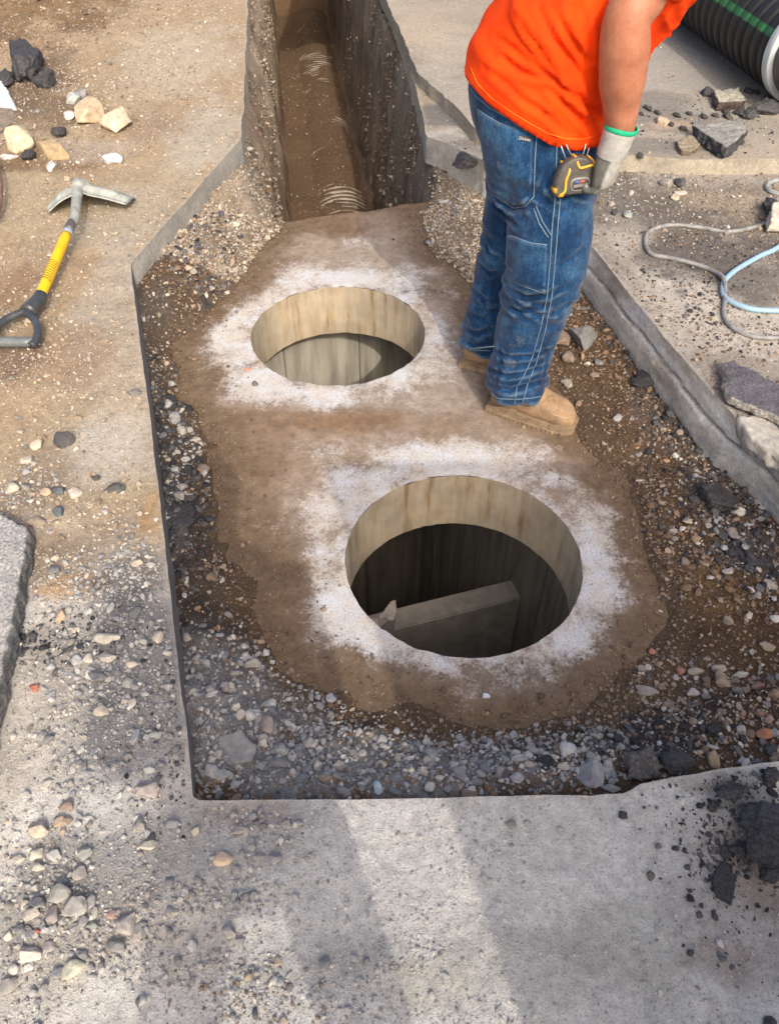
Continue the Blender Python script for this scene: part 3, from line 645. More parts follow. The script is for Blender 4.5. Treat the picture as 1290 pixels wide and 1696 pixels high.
scat('gravel', 20000, LB, SLn, .03, 'tan', hs, 0, .004, .011, 2, m_street, 'small pebbles of the gravel drifts left of the pit')
scat('gravel', 1500, LB, SLn, .01, 'tan', hs, 0, .009, .017, 3, m_street, 'stones of the gravel drifts left of the pit', bright=.85)
scat('gravel', 26000, UB, SL, .5, 'tan', hs, 0, .003, .012, 2, m_street, 'pebbly crust of the tan dirt at the upper left', pw_=3.2, bright=.88)
scat('gravel', 16000, RB, SL, .35, 'brown', hs, 0, .003, .010, 2, m_street, 'dark crumbs on the dirt right of the pit', pw_=2.4, bright=.9)
scat('gravel', 9000, (.5, 1.5, .3, 1.0), [(1245, 1350, 60, 70, 3, 'black'), (1190, 1440, 60, 90, .6, 'black')], .02, 'black', hs, 0, .002, .010, 2, m_street, 'black asphalt crumbs round the heap at the lower right', pw_=2.4)
BLK = [(1070, 600, 34, 60, 3, 'black'), (1120, 680, 34, 50, 2.5, 'black'), (1175, 750, 30, 50, 2.5, 'black'), (1225, 850, 50, 60, 3, 'black'), (1270, 930, 40, 40, 2, 'black'), (280, 720, 24, 200, 2.2, 'black'), (295, 880, 34, 80, 3, 'black'), (300, 445, 60, 30, 1.5, 'black'), (345, 385, 30, 30, 1.5, 'black'), (1110, 1250, 120, 34, 2, 'black'), (770, 262, 40, 20, 3, 'black')]
scat('gravel', 9000, PB, BLK, 0, 'black', hsoil, -.18, .006, .022, 3, m_pit, 'crumbled black asphalt at the foot of the pit walls', mat=M_asph, pw_=2.0)
def m_bank(X, Y):
    u, w_ = uw(X, Y); return dpit(X, Y) & (w_ > .5) & (w_ < 2.4) & ((sfun(X, Y) > .01) | (w_ > 1.6)) & (hsoil(X, Y) > -.55)
scat('gravel', 60000, (-1.1, .7, 3.0, 4.6), [], .9, 'tan', hsoil, -.2, .0025, .012, 2, m_bank, 'gravel on the banks beside the far end of the vault', pw_=2.4, bright=.8)
def trench_wall(n):
    Y = RNG.uniform(3.7, 9.5, n); side = RNG.uniform(0, 1, n) < .5; z = RNG.uniform(-1.25, -.12, n)
    c = np.where(side, -(.345 + .03 * (z + 1.3)), .34 + .10 * (z + 1.35)); c = c + np.where(side & (z > -.5), -(z + .5) * .3, 0)
    X = TRC(Y) + c; col = np.array(PAL['tan'] + PAL['brown'])[RNG.integers(0, 13, n)] * RNG.uniform(.5, 1.0, (n, 1)); S = .004 * (.022 / .004) ** (RNG.uniform(0, 1, n) ** 2)
    scatter('gravel', M_grain, np.stack([X, Y, z], 1), S, col, 2, label='stones sticking out of the trench walls')
trench_wall(9000)
def m_slab(X, Y):
    u, w_ = uw(X, Y); ok = (np.abs(u) < .56) & (np.abs(w_) < 1.55)
    for (c, r) in HOLES: ok &= np.hypot(X - c[0], Y - c[1]) > r + .01
    return ok
scat('gravel', 5000, (-.9, 1.2, .6, 3.6), [], .35, 'mix', lambda X, Y: np.full(X.shape, SZ), SZ, .001, .0032, 1, m_slab, 'loose grit on the concrete vault top')
def m_rim(X, Y):
    s_ = sfun(X, Y); ok = dpit(X, Y) & (uw(X, Y)[1] < 1.5) & (RNG.uniform(0, 1, X.shape) < np.exp(-np.abs(s_ + .01) / .05))
    for (c, r) in HOLES: ok &= np.hypot(X - c[0], Y - c[1]) > r + .02
    return ok
zr = lambda X, Y: np.maximum(hsoil(X, Y), SZ)
scat('gravel', 90000, (-1.0, 1.2, .6, 3.7), [], .95, 'brown', zr, SZ, .0018, .007, 1, m_rim, 'crumbled dirt along the border of the vault top', pw_=2.5, bright=.8)
scat('gravel', 5000, (-1.0, 1.2, .6, 3.7), [], .9, 'brown', zr, SZ, .006, .013, 2, m_rim, 'small clods along the border of the vault top', pw_=2.5, bright=.8)
def m_tr(X, Y): return (np.abs(X - TRC(Y)) < .5) & (uw(X, Y)[1] > 1.7)
scat('gravel', 9000, (-1.9, .4, 3.7, 11.5), [], .5, 'tan', hsoil, -1.3, .003, .012, 1, m_tr, 'stones and crumbs in the trench', pw_=3)
exec_count = 0
wh = ''
def stone(px, py, wpx, hpx, col, label=None, where='S', ang=.5, rot=0, seed=None, mat=None, flat=.7, name='stone', cat='stone', lift=.0, group=None, rough=.13):
    global exec_count; exec_count += 1
    f = hu if where == 'U' else hs if where == 'S' else hsoil if where == 'P' else (lambda X, Y: np.full(np.shape(X), SZ))
    p = zsurf(px, py + hpx * .25, f, 0 if where == 'S' else -.18); s = mpp(px, py, p.z)
    a = wpx * s / 2; v = (py - 848) / F; dep = math.atan2(SP + CP * v, CP - SP * v)
    H_ = flat * .6 * wpx * s / 2; b = max(.25 * a, (hpx * s / 2 - H_ * math.cos(dep) * .6) / math.sin(dep))
    seed = seed or 1000 + exec_count; V, Fc = rock_shape(5 if mat is M_asph else 4 if wpx > 22 else 3, seed, ang, rough, 1.0)
    V = V * (1 + (.16 if mat is M_asph else .035) * fbm(V[:, 0] * 7 + seed, V[:, 1] * 7, V[:, 2] * 7, 9, 4))[:, None]
    V = V / np.abs(V).max(0); H_ = min(a, b) * flat
    V = V * np.array([a, b, H_]); r = rot; V = np.stack([V[:, 0] * math.cos(r) - V[:, 1] * math.sin(r), V[:, 0] * math.sin(r) + V[:, 1] * math.cos(r), V[:, 2] + H_ * .55 + lift], 1)
    k = fbm(V[:, 0] * 40, V[:, 1] * 40, V[:, 2] * 40, seed, 3)[:, None]; C = np.array(col)[None] * (1 + .3 * k); C = C + (np.array((.36, .32, .27) if wh != 'k' else 0) - C) * (.22 * np.clip(.5 + fbm(V[:, 0] * 25, V[:, 1] * 25, V[:, 2] * 25, seed + 1, 3), 0, 1))[:, None] * (0.35 if mat is M_asph else 1)
    o = mesh_np(name, V, Fc, mat or M_rock, np.clip(C, .01, .85)); o.location = p; setp(o, label, cat, group); return o
CR, GR, LG, RD, TN, BK, OR, WT = (.52, .46, .36), (.27, .265, .26), (.40, .39, .365), (.38, .17, .11), (.44, .33, .22), (.045, .045, .05), (.50, .33, .19), (.62, .60, .56)
ST = [  # street, left side, top to bottom
 (146, 186, 52, 38, (.56, .43, .28), 'rounded yellow-tan stone touching a paler angular one at the dirt heap', 'S', .2),
 (193, 201, 50, 42, (.60, .50, .35), 'angular cream stone right of the rounded yellow-tan one', 'S', .9),
 (33, 229, 62, 38, (.52, .43, .29), 'cream rubble stone behind the brown flat stone at the left edge', 'S', .6),
 (92, 250, 58, 32, (.34, .25, .14), 'flat ochre-brown stone lying in dark dirt', 'S', .6),
 (122, 164, 28, 18, (.45, .47, .44), 'thin grey concrete chip above the rounded yellow-tan stone', 'S', 1),
 (138, 156, 22, 14, (.24, .24, .24), 'dark grey chip beside the thin concrete chip', 'S', .9),
 (115, 192, 20, 14, WT, 'whitish pebble left of the rounded yellow-tan stone', 'S', .4),
 (185, 264, 38, 18, (.66, .67, .68), 'crumpled white shard on dirt above the shovel', 'S', 1),
 (86, 273, 18, 18, (.58, .58, .53), 'small pale shard lying just below the ochre-brown stone', 'S', .9),
 (16, 259, 34, 14, WT, 'flat white stone at the left edge near the black lump', 'S', .8),
 (62, 735, 20, 18, (.55, .47, .34), None, 'S', .3), (62, 1, 0, 0, None, None, 'S', 0),
 (106, 728, 36, 30, (.07, .07, .075), 'round black asphalt lump on grey dust left of the pit', 'S', .5),
 (159, 790, 18, 14, BK, 'tiny black crumb between two asphalt lumps left of the pit', 'S', .7),
 (192, 806, 38, 22, (.065, .07, .07), 'flat oval black asphalt lump close to the left pit edge', 'S', .4),
 (123, 813, 28, 22, (.58, .52, .43), 'cream stone between the black lumps left of the pit', 'S', .5),
 (46, 760, 24, 18, CR, None, 'S', .3), (20, 808, 26, 22, CR, None, 'S', .4), (97, 811, 24, 18, (.1, .12, .13), None, 'S', .4), (78, 812, 22, 18, TN, None, 'S', .3),
 (223, 649, 24, 16, (.16, .15, .14), 'lone dark stone at the rim of the left pit edge', 'S', .5),
 (61, 862, 34, 22, (.27, .22, .16), 'brown-grey stone by the corner of the broken slab', 'S', .3),
 (99, 845, 22, 22, (.08, .10, .11), 'blue-black pebble above the broken slab corner', 'S', .4),
 (226, 930, 28, 18, (.50, .42, .33), None, 'S', .4), (252, 933, 20, 14, LG, None, 'S', .4),
 (101, 1016, 18, 24, (.42, .32, .22), 'upright brownish pebble on ochre sand', 'S', .4),
 (183, 1004, 14, 20, WT, None, 'S', .5),
 (179, 1052, 46, 26, (.50, .47, .40), 'largest pale stone on the dark gravel left of the pit', 'S', .5),
 (262, 1052, 18, 22, CR, None, 'S', .4), (126, 1041, 18, 14, CR, None, 'S', .3), (148, 1088, 22, 20, (.42, .39, .33), None, 'S', .4),
 (176, 1088, 36, 22, (.45, .42, .36), 'pale flat-sided stone below the largest pale stone', 'S', .6),
 (164, 1116, 38, 28, (.19, .19, .20), 'dark grey lump in the gravel left of the pit', 'S', .5),
 (218, 1098, 22, 14, CR, None, 'S', .3), (214, 1128, 24, 20, (.33, .33, .30), None, 'S', .5), (168, 1174, 28, 20, (.54, .47, .37), 'cream oval pebble low in the left gravel drift', 'S', .3),
 (219, 1160, 18, 20, (.50, .45, .40), None, 'S', .9), (226, 1212, 16, 32, (.33, .34, .34), 'thin upright grey sliver of stone left of the pit', 'S', .9),
 (58, 1137, 22, 16, (.45, .13, .08), 'red brick chip on grey dust at the left', 'S', .8),
 (254, 1213, 18, 16, (.36, .36, .32), None, 'S', .4), (247, 1272, 22, 14, (.5, .5, .44), None, 'S', .6),
 (247, 1302, 42, 34, (.36, .31, .29), 'pinkish-grey cobble near the pit corner', 'S', .5),
 (66, 1371, 38, 34, (.48, .42, .32), 'tan wedge-shaped stone at the upper end of the left rubble', 'S', .8),
 (100, 1358, 24, 22, (.42, .32, .23), None, 'S', .4), (112, 1331, 28, 20, (.24, .17, .14), 'dull red-brown stone above the tan wedge-shaped stone', 'S', .4),
 (130, 1360, 14, 18, LG, None, 'S', .4), (234, 1362, 26, 26, (.30, .275, .25), 'upper brown-grey stone of two right of the left rubble', 'S', .7),
 (247, 1396, 36, 20, (.50, .46, .37), 'pale flat-topped stone lying alone on grey dust', 'S', .7),
 (325, 1373, 18, 18, (.42, .39, .30), None, 'S', .3), (370, 1418, 36, 26, (.56, .42, .30), 'banded peach-coloured oval stone on grey dust', 'S', .3),
 (30, 1421, 30, 16, (.50, .46, .38), None, 'S', .5), (62, 1410, 22, 24, (.46, .43, .35), None, 'S', .3), (62, 1434, 28, 20, (.44, .42, .36), None, 'S', .5), (92, 1410, 26, 26, (.35, .35, .33), None, 'S', .6), (143, 1410, 26, 26, (.36, .37, .34), None, 'S', .4),
 (133, 1440, 26, 28, (.36, .33, .30), None, 'S', .4), (100, 1470, 42, 40, (.30, .295, .27), 'largest grey boulder in the lower left rubble', 'S', .4), (126, 1494, 44, 38, (.33, .32, .29), 'square-cornered grey stone against the largest boulder', 'S', 1),
 (54, 1507, 32, 28, (.42, .38, .33), None, 'S', .4), (42, 1496, 18, 16, CR, None, 'S', .4), (89, 1510, 24, 34, (.24, .21, .20), None, 'S', .5), (208, 1524, 34, 36, (.37, .34, .31), 'round grey cobble at the right side of the lower left rubble', 'S', .4), (229, 1540, 24, 34, (.38, .34, .31), 'tall narrow stone leaning by the round grey cobble', 'S', .8),
 (185, 1512, 18, 16, (.36, .22, .19), None, 'S', .3), (151, 1489, 18, 26, (.27, .27, .27), None, 'S', .3), (140, 1520, 18, 22, (.26, .26, .26), None, 'S', .2), (153, 1530, 24, 16, (.31, .32, .29), None, 'S', .5), (158, 1508, 14, 20, (.45, .45, .38), None, 'S', .7),
 (52, 1575, 38, 28, (.62, .55, .46), 'bright cream stone at the left foot of the rubble', 'S', .6), (123, 1598, 42, 30, (.47, .46, .36), 'smooth yellowish oval pebble tilted among lower left stones', 'S', .05, .7), (193, 1562, 36, 26, (.25, .25, .23), 'flat dark stone below the round grey cobble', 'S', .5), (83, 1565, 22, 20, (.31, .28, .27), None, 'S', .6), (15, 1546, 16, 18, (.46, .43, .36), None, 'S', .2), (62, 1541, 12, 12, (.5, .14, .12), None, 'S', .7),
 (402, 1412, 12, 12, GR, None, 'S', .4), (429, 1417, 24, 13, (.36, .34, .30), None, 'S', .4), (454, 1418, 26, 22, (.30, .29, .29), 'grey stone on bare dust right of the peach-coloured stone', 'S', .7), (380, 1540, 26, 24, (.36, .34, .31), 'brownish stone alone in the grey dust', 'S', .5), (398, 1556, 18, 16, GR, None, 'S', .4), (290, 1510, 16, 12, CR, None, 'S', .4), (418, 1400, 14, 16, GR, None, 'S', .4), (389, 1480, 13, 14, GR, None, 'S', .2), (404, 1484, 14, 14, GR, None, 'S', .2),
 (474, 1360, 20, 16, (.3, .28, .25), None, 'S', .6),
 # near right of the street
 (1030, 1346, 16, 16, BK, 'small black crumb near the near pit edge', 'S', .6), (1128, 1324, 14, 16, WT, 'small white chip on the slab near the lower right rubble', 'S', 1), (1076, 1447, 15, 18, (.07, .07, .07), 'oval black pebble on the open grey slab', 'S', .4), (928, 1371, 12, 10, LG, None, 'S', .3), (872, 1361, 14, 10, LG, None, 'S', .3), (1158, 1514, 12, 12, (.08, .08, .08), None, 'S', .5), (1190, 1560, 14, 16, WT, None, 'S', .8), (1197, 1586, 14, 12, (.1, .1, .1), None, 'S', .5), (1272, 1690, 26, 20, BK, None, 'S', .6), (1003, 1574, 8, 8, WT, None, 'S', .5),
 # pit, near side
 (361, 1279, 46, 24, (.34, .335, .31), 'long smooth grey stone in the near left corner of the pit', 'P', .2), (335, 1225, 0, 0, None, None, 'P', 0),
 (381, 1133, 18, 14, CR, None, 'P', .4), (340, 1140, 22, 16, (.42, .35, .28), None, 'P', .4), (372, 1135, 14, 18, (.36, .30, .27), None, 'P', .7), (443, 1165, 34, 26, (.56, .53, .46), 'bright cream cobble on top of the grey gravel bank', 'P', .5), (399, 1180, 22, 24, (.52, .48, .40), None, 'P', .3), (390, 1167, 20, 20, (.48, .45, .38), None, 'P', .5), (441, 1196, 28, 38, (.30, .25, .23), 'upright brown-grey stone below the bright cream cobble', 'P', .4), (434, 1221, 26, 20, (.40, .37, .31), None, 'P', .3), (413, 1214, 14, 20, (.40, .39, .34), None, 'P', .9),
 (466, 1240, 22, 22, (.36, .365, .33), None, 'P', .4), (462, 1262, 34, 22, (.21, .21, .21), None, 'P', .5), (420, 1095, 28, 24, (.30, .28, .25), 'single grey stone on the brown dirt left of the nearer opening', 'P', .4), (570, 1309, 28, 20, (.29, .29, .29), None, 'P', .5), (625, 1301, 18, 24, (.42, .52, .56), 'bluish-white chip at the near pit edge', 'P', .7), (598, 1304, 14, 18, GR, None, 'P', .5),
 (702, 1276, 24, 20, (.50, .45, .37), None, 'P', .3), (710, 1257, 22, 20, (.46, .42, .35), None, 'P', .3), (784, 1260, 26, 22, (.27, .235, .22), 'brown smooth pebble in the near gravel strip', 'P', .2), (680, 1275, 16, 16, CR, None, 'P', .3), (660, 1253, 14, 18, CR, None, 'P', .3), (632, 1265, 22, 20, (.50, .44, .34), None, 'P', .3), (655, 1284, 24, 18, GR, None, 'P', .4), (757, 1280, 18, 16, GR, None, 'P', .4), (826, 1274, 20, 22, GR, None, 'P', .6), (856, 1286, 26, 22, (.36, .36, .35), 'pale grey wedge among pebbles at the near pit edge', 'P', .7), (877, 1266, 20, 16, (.50, .43, .36), None, 'P', .7), (916, 1260, 20, 16, CR, None, 'P', .4), (934, 1267, 24, 18, (.50, .46, .38), None, 'P', .2), (949, 1240, 20, 22, (.27, .27, .26), None, 'P', .4), (965, 1240, 12, 18, (.54, .49, .42), None, 'P', .3),
 (979, 1275, 52, 54, (.30, .30, .31), 'largest grey rock at the near edge of the pit', 'P', .7), (1012, 1303, 34, 18, (.33, .33, .32), 'squat grey stone at the foot of the largest grey rock', 'P', .6), (1016, 1283, 14, 22, (.20, .22, .25), None, 'P', .4), (922, 1238, 16, 34, (.22, .17, .13), None, 'P', .9), (740, 1305, 18, 14, GR, None, 'P', .5),
 # pit, right side
 (1068, 1139, 42, 24, (.30, .28, .26), 'smooth grey oblong stone at the right of the nearer opening', 'P', .2), (1128, 1108, 20, 16, (.36, .15, .11), 'dull red brick pebble right of the nearer opening', 'P', .5), (1152, 1110, 28, 18, (.36, .32, .26), None, 'P', .3), (1191, 1103, 30, 22, (.36, .30, .25), None, 'P', .4), (1226, 1115, 30, 18, (.42, .40, .34), None, 'P', .6), (1196, 1128, 28, 18, (.34, .26, .20), None, 'P', .4), (1146, 1145, 24, 16, (.50, .46, .42), None, 'P', .5), (1265, 1212, 30, 24, (.33, .15, .08), 'rust-red stone at the right frame edge in the pit rubble', 'P', .8), (1228, 1207, 18, 22, (.45, .39, .33), None, 'P', .4), (1205, 946, 20, 14, (.55, .50, .45), 'off-white chip on brown dirt at the right', 'P', .8), (1283, 1023, 18, 18, WT, 'white angular chip at the right frame edge', 'P', 1), (1222, 845, 26, 18, (.54, .50, .42), 'cream pebble just beside the black asphalt lump', 'P', .3), (1139, 862, 20, 14, (.50, .42, .33), None, 'P', .6), (1092, 1011, 12, 9, WT, None, 'P', .5), (1213, 880, 20, 26, (.34, .29, .26), None, 'P', .4), (1255, 829, 18, 14, (.38, .33, .30), None, 'P', .3), (1240, 1017, 16, 16, CR, None, 'P', .6), (1260, 1180, 24, 18, (.22, .12, .09), None, 'P', .5), (1180, 1250, 22, 36, (.40, .30, .18), None, 'P', .5), (1152, 890, 18, 14, (.36, .25, .14), None, 'P', .3), (1080, 1078, 14, 12, (.4, .14, .1), None, 'P', .5), (1262, 1275, 26, 20, (.36, .36, .31), None, 'P', .6),
 (1118, 753, 10, 10, (.6, .57, .52), None, 'P', .4), (1060, 795, 18, 8, (.48, .38, .32), None, 'P', .9), (1235, 1140, 22, 14, (.3, .22, .16), None, 'P', .4), (1200, 1165, 22, 20, (.32, .24, .2), None, 'P', .4), (1105, 1165, 24, 16, (.28, .2, .15), None, 'P', .4), (1170, 1090, 16, 10, (.3, .24, .2), None, 'P', .4),
 # pit, left side
 (298, 579, 24, 12, (.52, .54, .57), 'pale bluish flake on the soil left of the farther opening', 'P', 1), (285, 635, 18, 12, LG, None, 'P', .8), (300, 712, 20, 18, (.42, .38, .34), 'round pale pebble in the gravel along the left pit wall', 'P', .2), (290, 690, 22, 24, (.32, .32, .31), None, 'P', .3), (318, 658, 16, 14, (.38, .31, .26), None, 'P', .3), (390, 763, 16, 16, (.09, .10, .115), 'blue-black pebble at the left border of the vault', 'P', .5), (300, 805, 24, 18, (.36, .34, .31), None, 'P', .4), (278, 668, 16, 20, LG, None, 'P', .4), (337, 775, 22, 20, (.30, .22, .15), None, 'P', .4), (306, 760, 22, 16, GR, None, 'P', .4), (289, 775, 18, 18, GR, None, 'P', .6), (298, 820, 20, 18, (.3, .29, .27), None, 'P', .4), (308, 958, 12, 14, (.5, .47, .42), None, 'P', .3), (369, 958, 10, 14, (.44, .4, .33), None, 'P', .5), (275, 600, 16, 12, TN, None, 'P', .4),
 (355, 572, 0, 0, None, None, 'P', 0),
 # pit, far right: by the boots
 (966, 554, 52, 44, (.17, .17, .17), 'large dark broken asphalt rock behind the front boot', 'P', .9), (925, 560, 34, 26, (.25, .18, .13), 'brown clod left of the large dark rock', 'P', .4), (940, 590, 22, 18, (.26, .21, .16), None, 'P', .4), (990, 600, 18, 14, (.2, .2, .2), None, 'P', .4), (940, 634, 16, 16, (.36, .33, .26), None, 'P', .5), (910, 583, 12, 8, WT, None, 'P', .5), (985, 620, 20, 14, (.24, .19, .14), None, 'P', .4), (1022, 690, 16, 14, (.34, .33, .31), None, 'P', .5),
 # right street
 (1103, 303, 24, 14, (.30, .28, .25), 'grey stone in the small pile below the concrete strip', 'S', .5), (1122, 318, 30, 13, (.36, .32, .28), 'flat brownish stone lowest in the small pile', 'S', .6), (1093, 330, 0, 0, None, None, 'S', 0), (1117, 326, 18, 10, (.45, .38, .28), None, 'S', .4), (1125, 300, 20, 18, (.06, .06, .065), 'black lump in the small pile below the concrete strip', 'S', .6), (1040, 355, 18, 14, (.33, .36, .33), None, 'S', .5), (1018, 350, 14, 12, BK, None, 'S', .5), (1130, 440, 0, 0, None, None, 'S', 0)]
GL = {'S': 'small loose stone on the street', 'P': 'small loose stone in the pit'}
for s in ST:
    if s[4] is None or s[2] == 0: continue
    px, py, w0, h0, col, lb, wh, ang = s[:8]; ang = ang if ang < .1 else min(1, ang + .3); rot = s[8] if len(s) > 8 else 0
    grp = None
    if lb is None:
        lum = sum(col) / 3; sh = 'pale' if lum > .4 else 'dark' if lum < .2 else 'mid-toned'
        hue = 'tan' if col[0] > col[2] * 1.3 else 'grey'
        if col[0] > col[1] * 1.6: hue = 'reddish'
        reg = ('dust left of the pit' if py > 600 and px < 300 and py < 1300 else 'lower left rubble of the street' if px < 560 else 'near right part of the street' if py > 900 else 'right-hand dirt behind the worker') if wh == 'S' else \
              ('grey gravel along the near pit edge' if py > 1060 and px < 1040 else 'brown rubble right of the vault' if px > 1010 else 'gravel along the left pit wall' if px < 500 else 'dirt behind the boots')
        grp = 'pebbles in the ' + reg; lb = '%s %s pebble in the %s' % (sh, hue, reg); grp = '%s %s ' % (sh, hue) + grp
    stone(px, py, w0, h0, col, lb, wh, ang, rot, group=grp, name='stone' if w0 > 24 else 'pebble', cat='stone' if w0 > 24 else 'pebble')
for px, py in ((423, 634),): stone(px, py, 11, 10, (.1, .1, .1), 'tiny black pebble on the white ring of the farther opening', 'V', .3, name='pebble', cat='pebble')
stone(409, 610, 12, 7, (.4, .16, .1), 'tiny red-brown chip on the white ring of the farther opening', 'V', .6, name='pebble', cat='pebble')
stone(805, 1152, 14, 11, (.66, .72, .76), 'pale bluish chip on the vault below the nearer opening', 'V', .7, name='pebble', cat='pebble')
# black lumps of asphalt
for px, py, a, b, lb, wh, fl, rt in ((44, 100, 62, 66, 'tall pointed black asphalt chunk at the dirt heap', 'S', 1.1, .3), (76, 136, 50, 26, 'low black asphalt chunk in front of the tall pointed one', 'S', .7, -.3), (10, 130, 34, 30, 'black asphalt chunk cut by the left frame edge', 'S', .7, 0), (52, 256, 26, 20, 'small black lump between the flat ochre and white stones', 'S', .8, 0), (100, 219, 26, 20, 'upper small black lump below the rounded yellow-tan stone', 'S', .8, 0), (78, 240, 20, 16, 'black crumb left of the small black lumps', 'S', .8, 0),
        (1178, 815, 78, 52, 'big glossy black asphalt lump at the foot of the right pit wall', 'P', .6, -.35), (1262, 1350, 100, 130, 'big black asphalt heap at the lower right frame edge', 'S', .8, 0), (1225, 1400, 40, 34, 'black asphalt lump at the lower left foot of the big lower right heap', 'S', .7, .5), (1270, 1440, 56, 44, 'black asphalt lump just below the big lower right heap', 'S', .7, .2), (1275, 1285, 44, 34, 'black asphalt lump just above the big lower right heap', 'S', .8, .9), (1180, 1330, 26, 20, 'small black lump between the asphalt flake and the pit edge', 'S', .7, .9), (1210, 1306, 66, 40, 'smaller black asphalt lump above the big lower right heap', 'S', .6, .2), (1058, 1260, 70, 60, 'dark asphalt clod at the near right corner of the pit', 'P', .6, .3), (1120, 1255, 60, 50, 'black asphalt clod right of the dark one in the pit corner', 'P', .6, 0), (1200, 1405, 34, 26, 'thin black asphalt flake beside the lower right heap', 'S', .3, .6), (1277, 390, 30, 0, '', '', 0, 0), (1275, 343, 36, 34, 'black lump with one pale face at the right frame edge', 'S', .9, .2),
        (1250, 925, 60, 26, 'crumbled black asphalt at the foot of the right wall', 'P', .5, 0), (300, 850, 46, 70, 'black asphalt clod against the left pit wall', 'P', .4, 0), (770, 265, 44, 24, 'black asphalt crumbs on the lip behind the worker', 'S', .6, 0), (1268, 180, 70, 26, 'dark broken asphalt at the far right below the big pipe', 'Z', .5, 0), (1082, 610, 50, 60, 'dark asphalt rubble along the right pit wall', 'P', .35, -.7)):
    if b == 0 or wh == 'Z': continue
    o = stone(px, py, a, b, (.05, .05, .055) if (px, py) != (1058, 1260) else (.12, .11, .10), lb, wh, .8, rt, mat=M_asph, flat=fl, name='asphalt_chunk', cat='asphalt chunk', rough=.28)

# ---------------------------------------------------------------- plates and slabs broken off the street
def remeshed(V, faces, voxel, it=2):
    me = bpy.data.meshes.new('tmp'); me.from_pydata([tuple(v) for v in V], [], faces); o = bpy.data.objects.new('tmp', me); COL.objects.link(o)
    md = o.modifiers.new('r', 'REMESH'); md.mode = 'VOXEL'; md.voxel_size = voxel; md.adaptivity = 0
    if it: s = o.modifiers.new('s', 'SMOOTH'); s.factor = .5; s.iterations = it
    dg = bpy.context.evaluated_depsgraph_get(); out = bpy.data.meshes.new_from_object(o.evaluated_get(dg)); bpy.data.objects.remove(o); bpy.data.meshes.remove(me); return out
def prism(poly, z0, z1):
    n = len(poly); V = [(x, y, z0) for x, y in poly] + [(x, y, z1) for x, y in poly]
    a = sum((poly[i][0] * poly[(i + 1) % n][1] - poly[(i + 1) % n][0] * poly[i][1]) for i in range(n))
    F_ = [tuple(range(n))[::-1], tuple(range(n, 2 * n))] + [(i, (i + 1) % n, (i + 1) % n + n, i + n) for i in range(n)]
    if a < 0: F_ = [f[::-1] for f in F_]
    return V, F_
def plate(name, pts, z0, th, top, side, mat, label, cat, tilt=(0, 0), rough=.006, voxel=.007, wob=.01):
    base = [P(a, b, z0 + th) for a, b in pts]; c = sum(base, Vector()) / len(base)
    V, F_ = prism([(p.x - c.x, p.y - c.y) for p in base], -th, 0); me = remeshed(V, F_, voxel, 1); V = coords(me); Nn = normals(me)
    W = V + np.array(c); d = rough * fbm(W[:, 0] * 45, W[:, 1] * 45, W[:, 2] * 45, 201, 4) * (1.0 + 1.2 * (1 - np.abs(Nn[:, 2]))) + wob * fbm(W[:, 0] * 12, W[:, 1] * 12, W[:, 2] * 12, 202, 3) * (1 - np.abs(Nn[:, 2]))
    V = V + Nn * d[:, None]; put(me, V); t = sm(Nn[:, 2], .5, .85)[:, None] * sm(V[:, 2], -th * .5, -.004)[:, None]
    C = np.array(side) * (1 - t) + np.array(top) * t; C = C * (1 + .2 * fbm(W[:, 0] * 15, W[:, 1] * 15, 0, 203, 4)[:, None]); add_col(me, np.clip(C, .01, .8))
    me.materials.append(mat)
    for p in me.polygons: p.use_smooth = True
    o = bpy.data.objects.new(name, me); COL.objects.link(o); o.location = (c.x, c.y, z0 + th); o.rotation_euler = (tilt[0], tilt[1], 0); return setp(o, label, cat)
AS = (.06, .06, .065)
plate('concrete_slab', [(-60, 838), (5, 852), (46, 872), (40, 930), (10, 1080), (-60, 1400), (-200, 1200)], .0, .06, (.40, .39, .37), (.20, .20, .19), M_asph, 'broken grey slab piece cut by the left frame edge', 'broken slab', voxel=.009)
plate('asphalt_plate', [(1196, 600), (1215, 598), (1300, 640), (1360, 680), (1350, 735), (1290, 690), (1206, 655)], .012, .03, (.13, .125, .14), (.36, .34, .30), M_asph, 'flat dark asphalt plate on the edge of the right pit wall', 'asphalt plate')
plate('concrete_lump', [(1225, 690), (1262, 686), (1330, 720), (1340, 790), (1290, 752), (1240, 722)], -.05, .06, (.42, .40, .36), (.36, .34, .30), M_rock, 'ragged concrete lip jutting out below the dark asphalt plate', 'concrete lump', voxel=.008, wob=.025)
plate('asphalt_plate', [(1146, 206), (1225, 197), (1238, 212), (1222, 232), (1203, 243), (1175, 225)], .065, .06, (.26, .255, .235), AS, M_asph, 'thick asphalt block with black broken side above the concrete strip', 'asphalt block', rough=.012)
plate('asphalt_plate', [(1182, 148), (1225, 144), (1236, 166), (1190, 168)], .06, .05, (.38, .36, .29), (.07, .05, .045), M_asph, 'small asphalt block with pale yellowish top nearest the big pipe', 'asphalt block', rough=.01)
plate('stone_slab', [(1120, 232), (1146, 222), (1160, 240), (1146, 250), (1126, 248)], .06, .03, (.27, .23, .16), (.14, .11, .08), M_rock, 'brownish flat stone left of the thick asphalt block', 'stone')
plate('asphalt_plate', [(1176, 1455), (1196, 1424), (1214, 1432), (1220, 1470), (1212, 1500), (1186, 1484)], .004, .008, (.05, .05, .052), (.05, .05, .05), M_asph, 'thin flat patch of dark asphalt on the slab at the lower right', 'asphalt flake', rough=.002, voxel=.004, wob=.004)
plate('concrete_chip', [(1278, 335), (1300, 330), (1305, 362), (1276, 362)], .0, .06, (.55, .50, .42), (.55, .50, .42), M_rock, 'pale block face beside the black lump at the right frame edge', 'concrete chip')
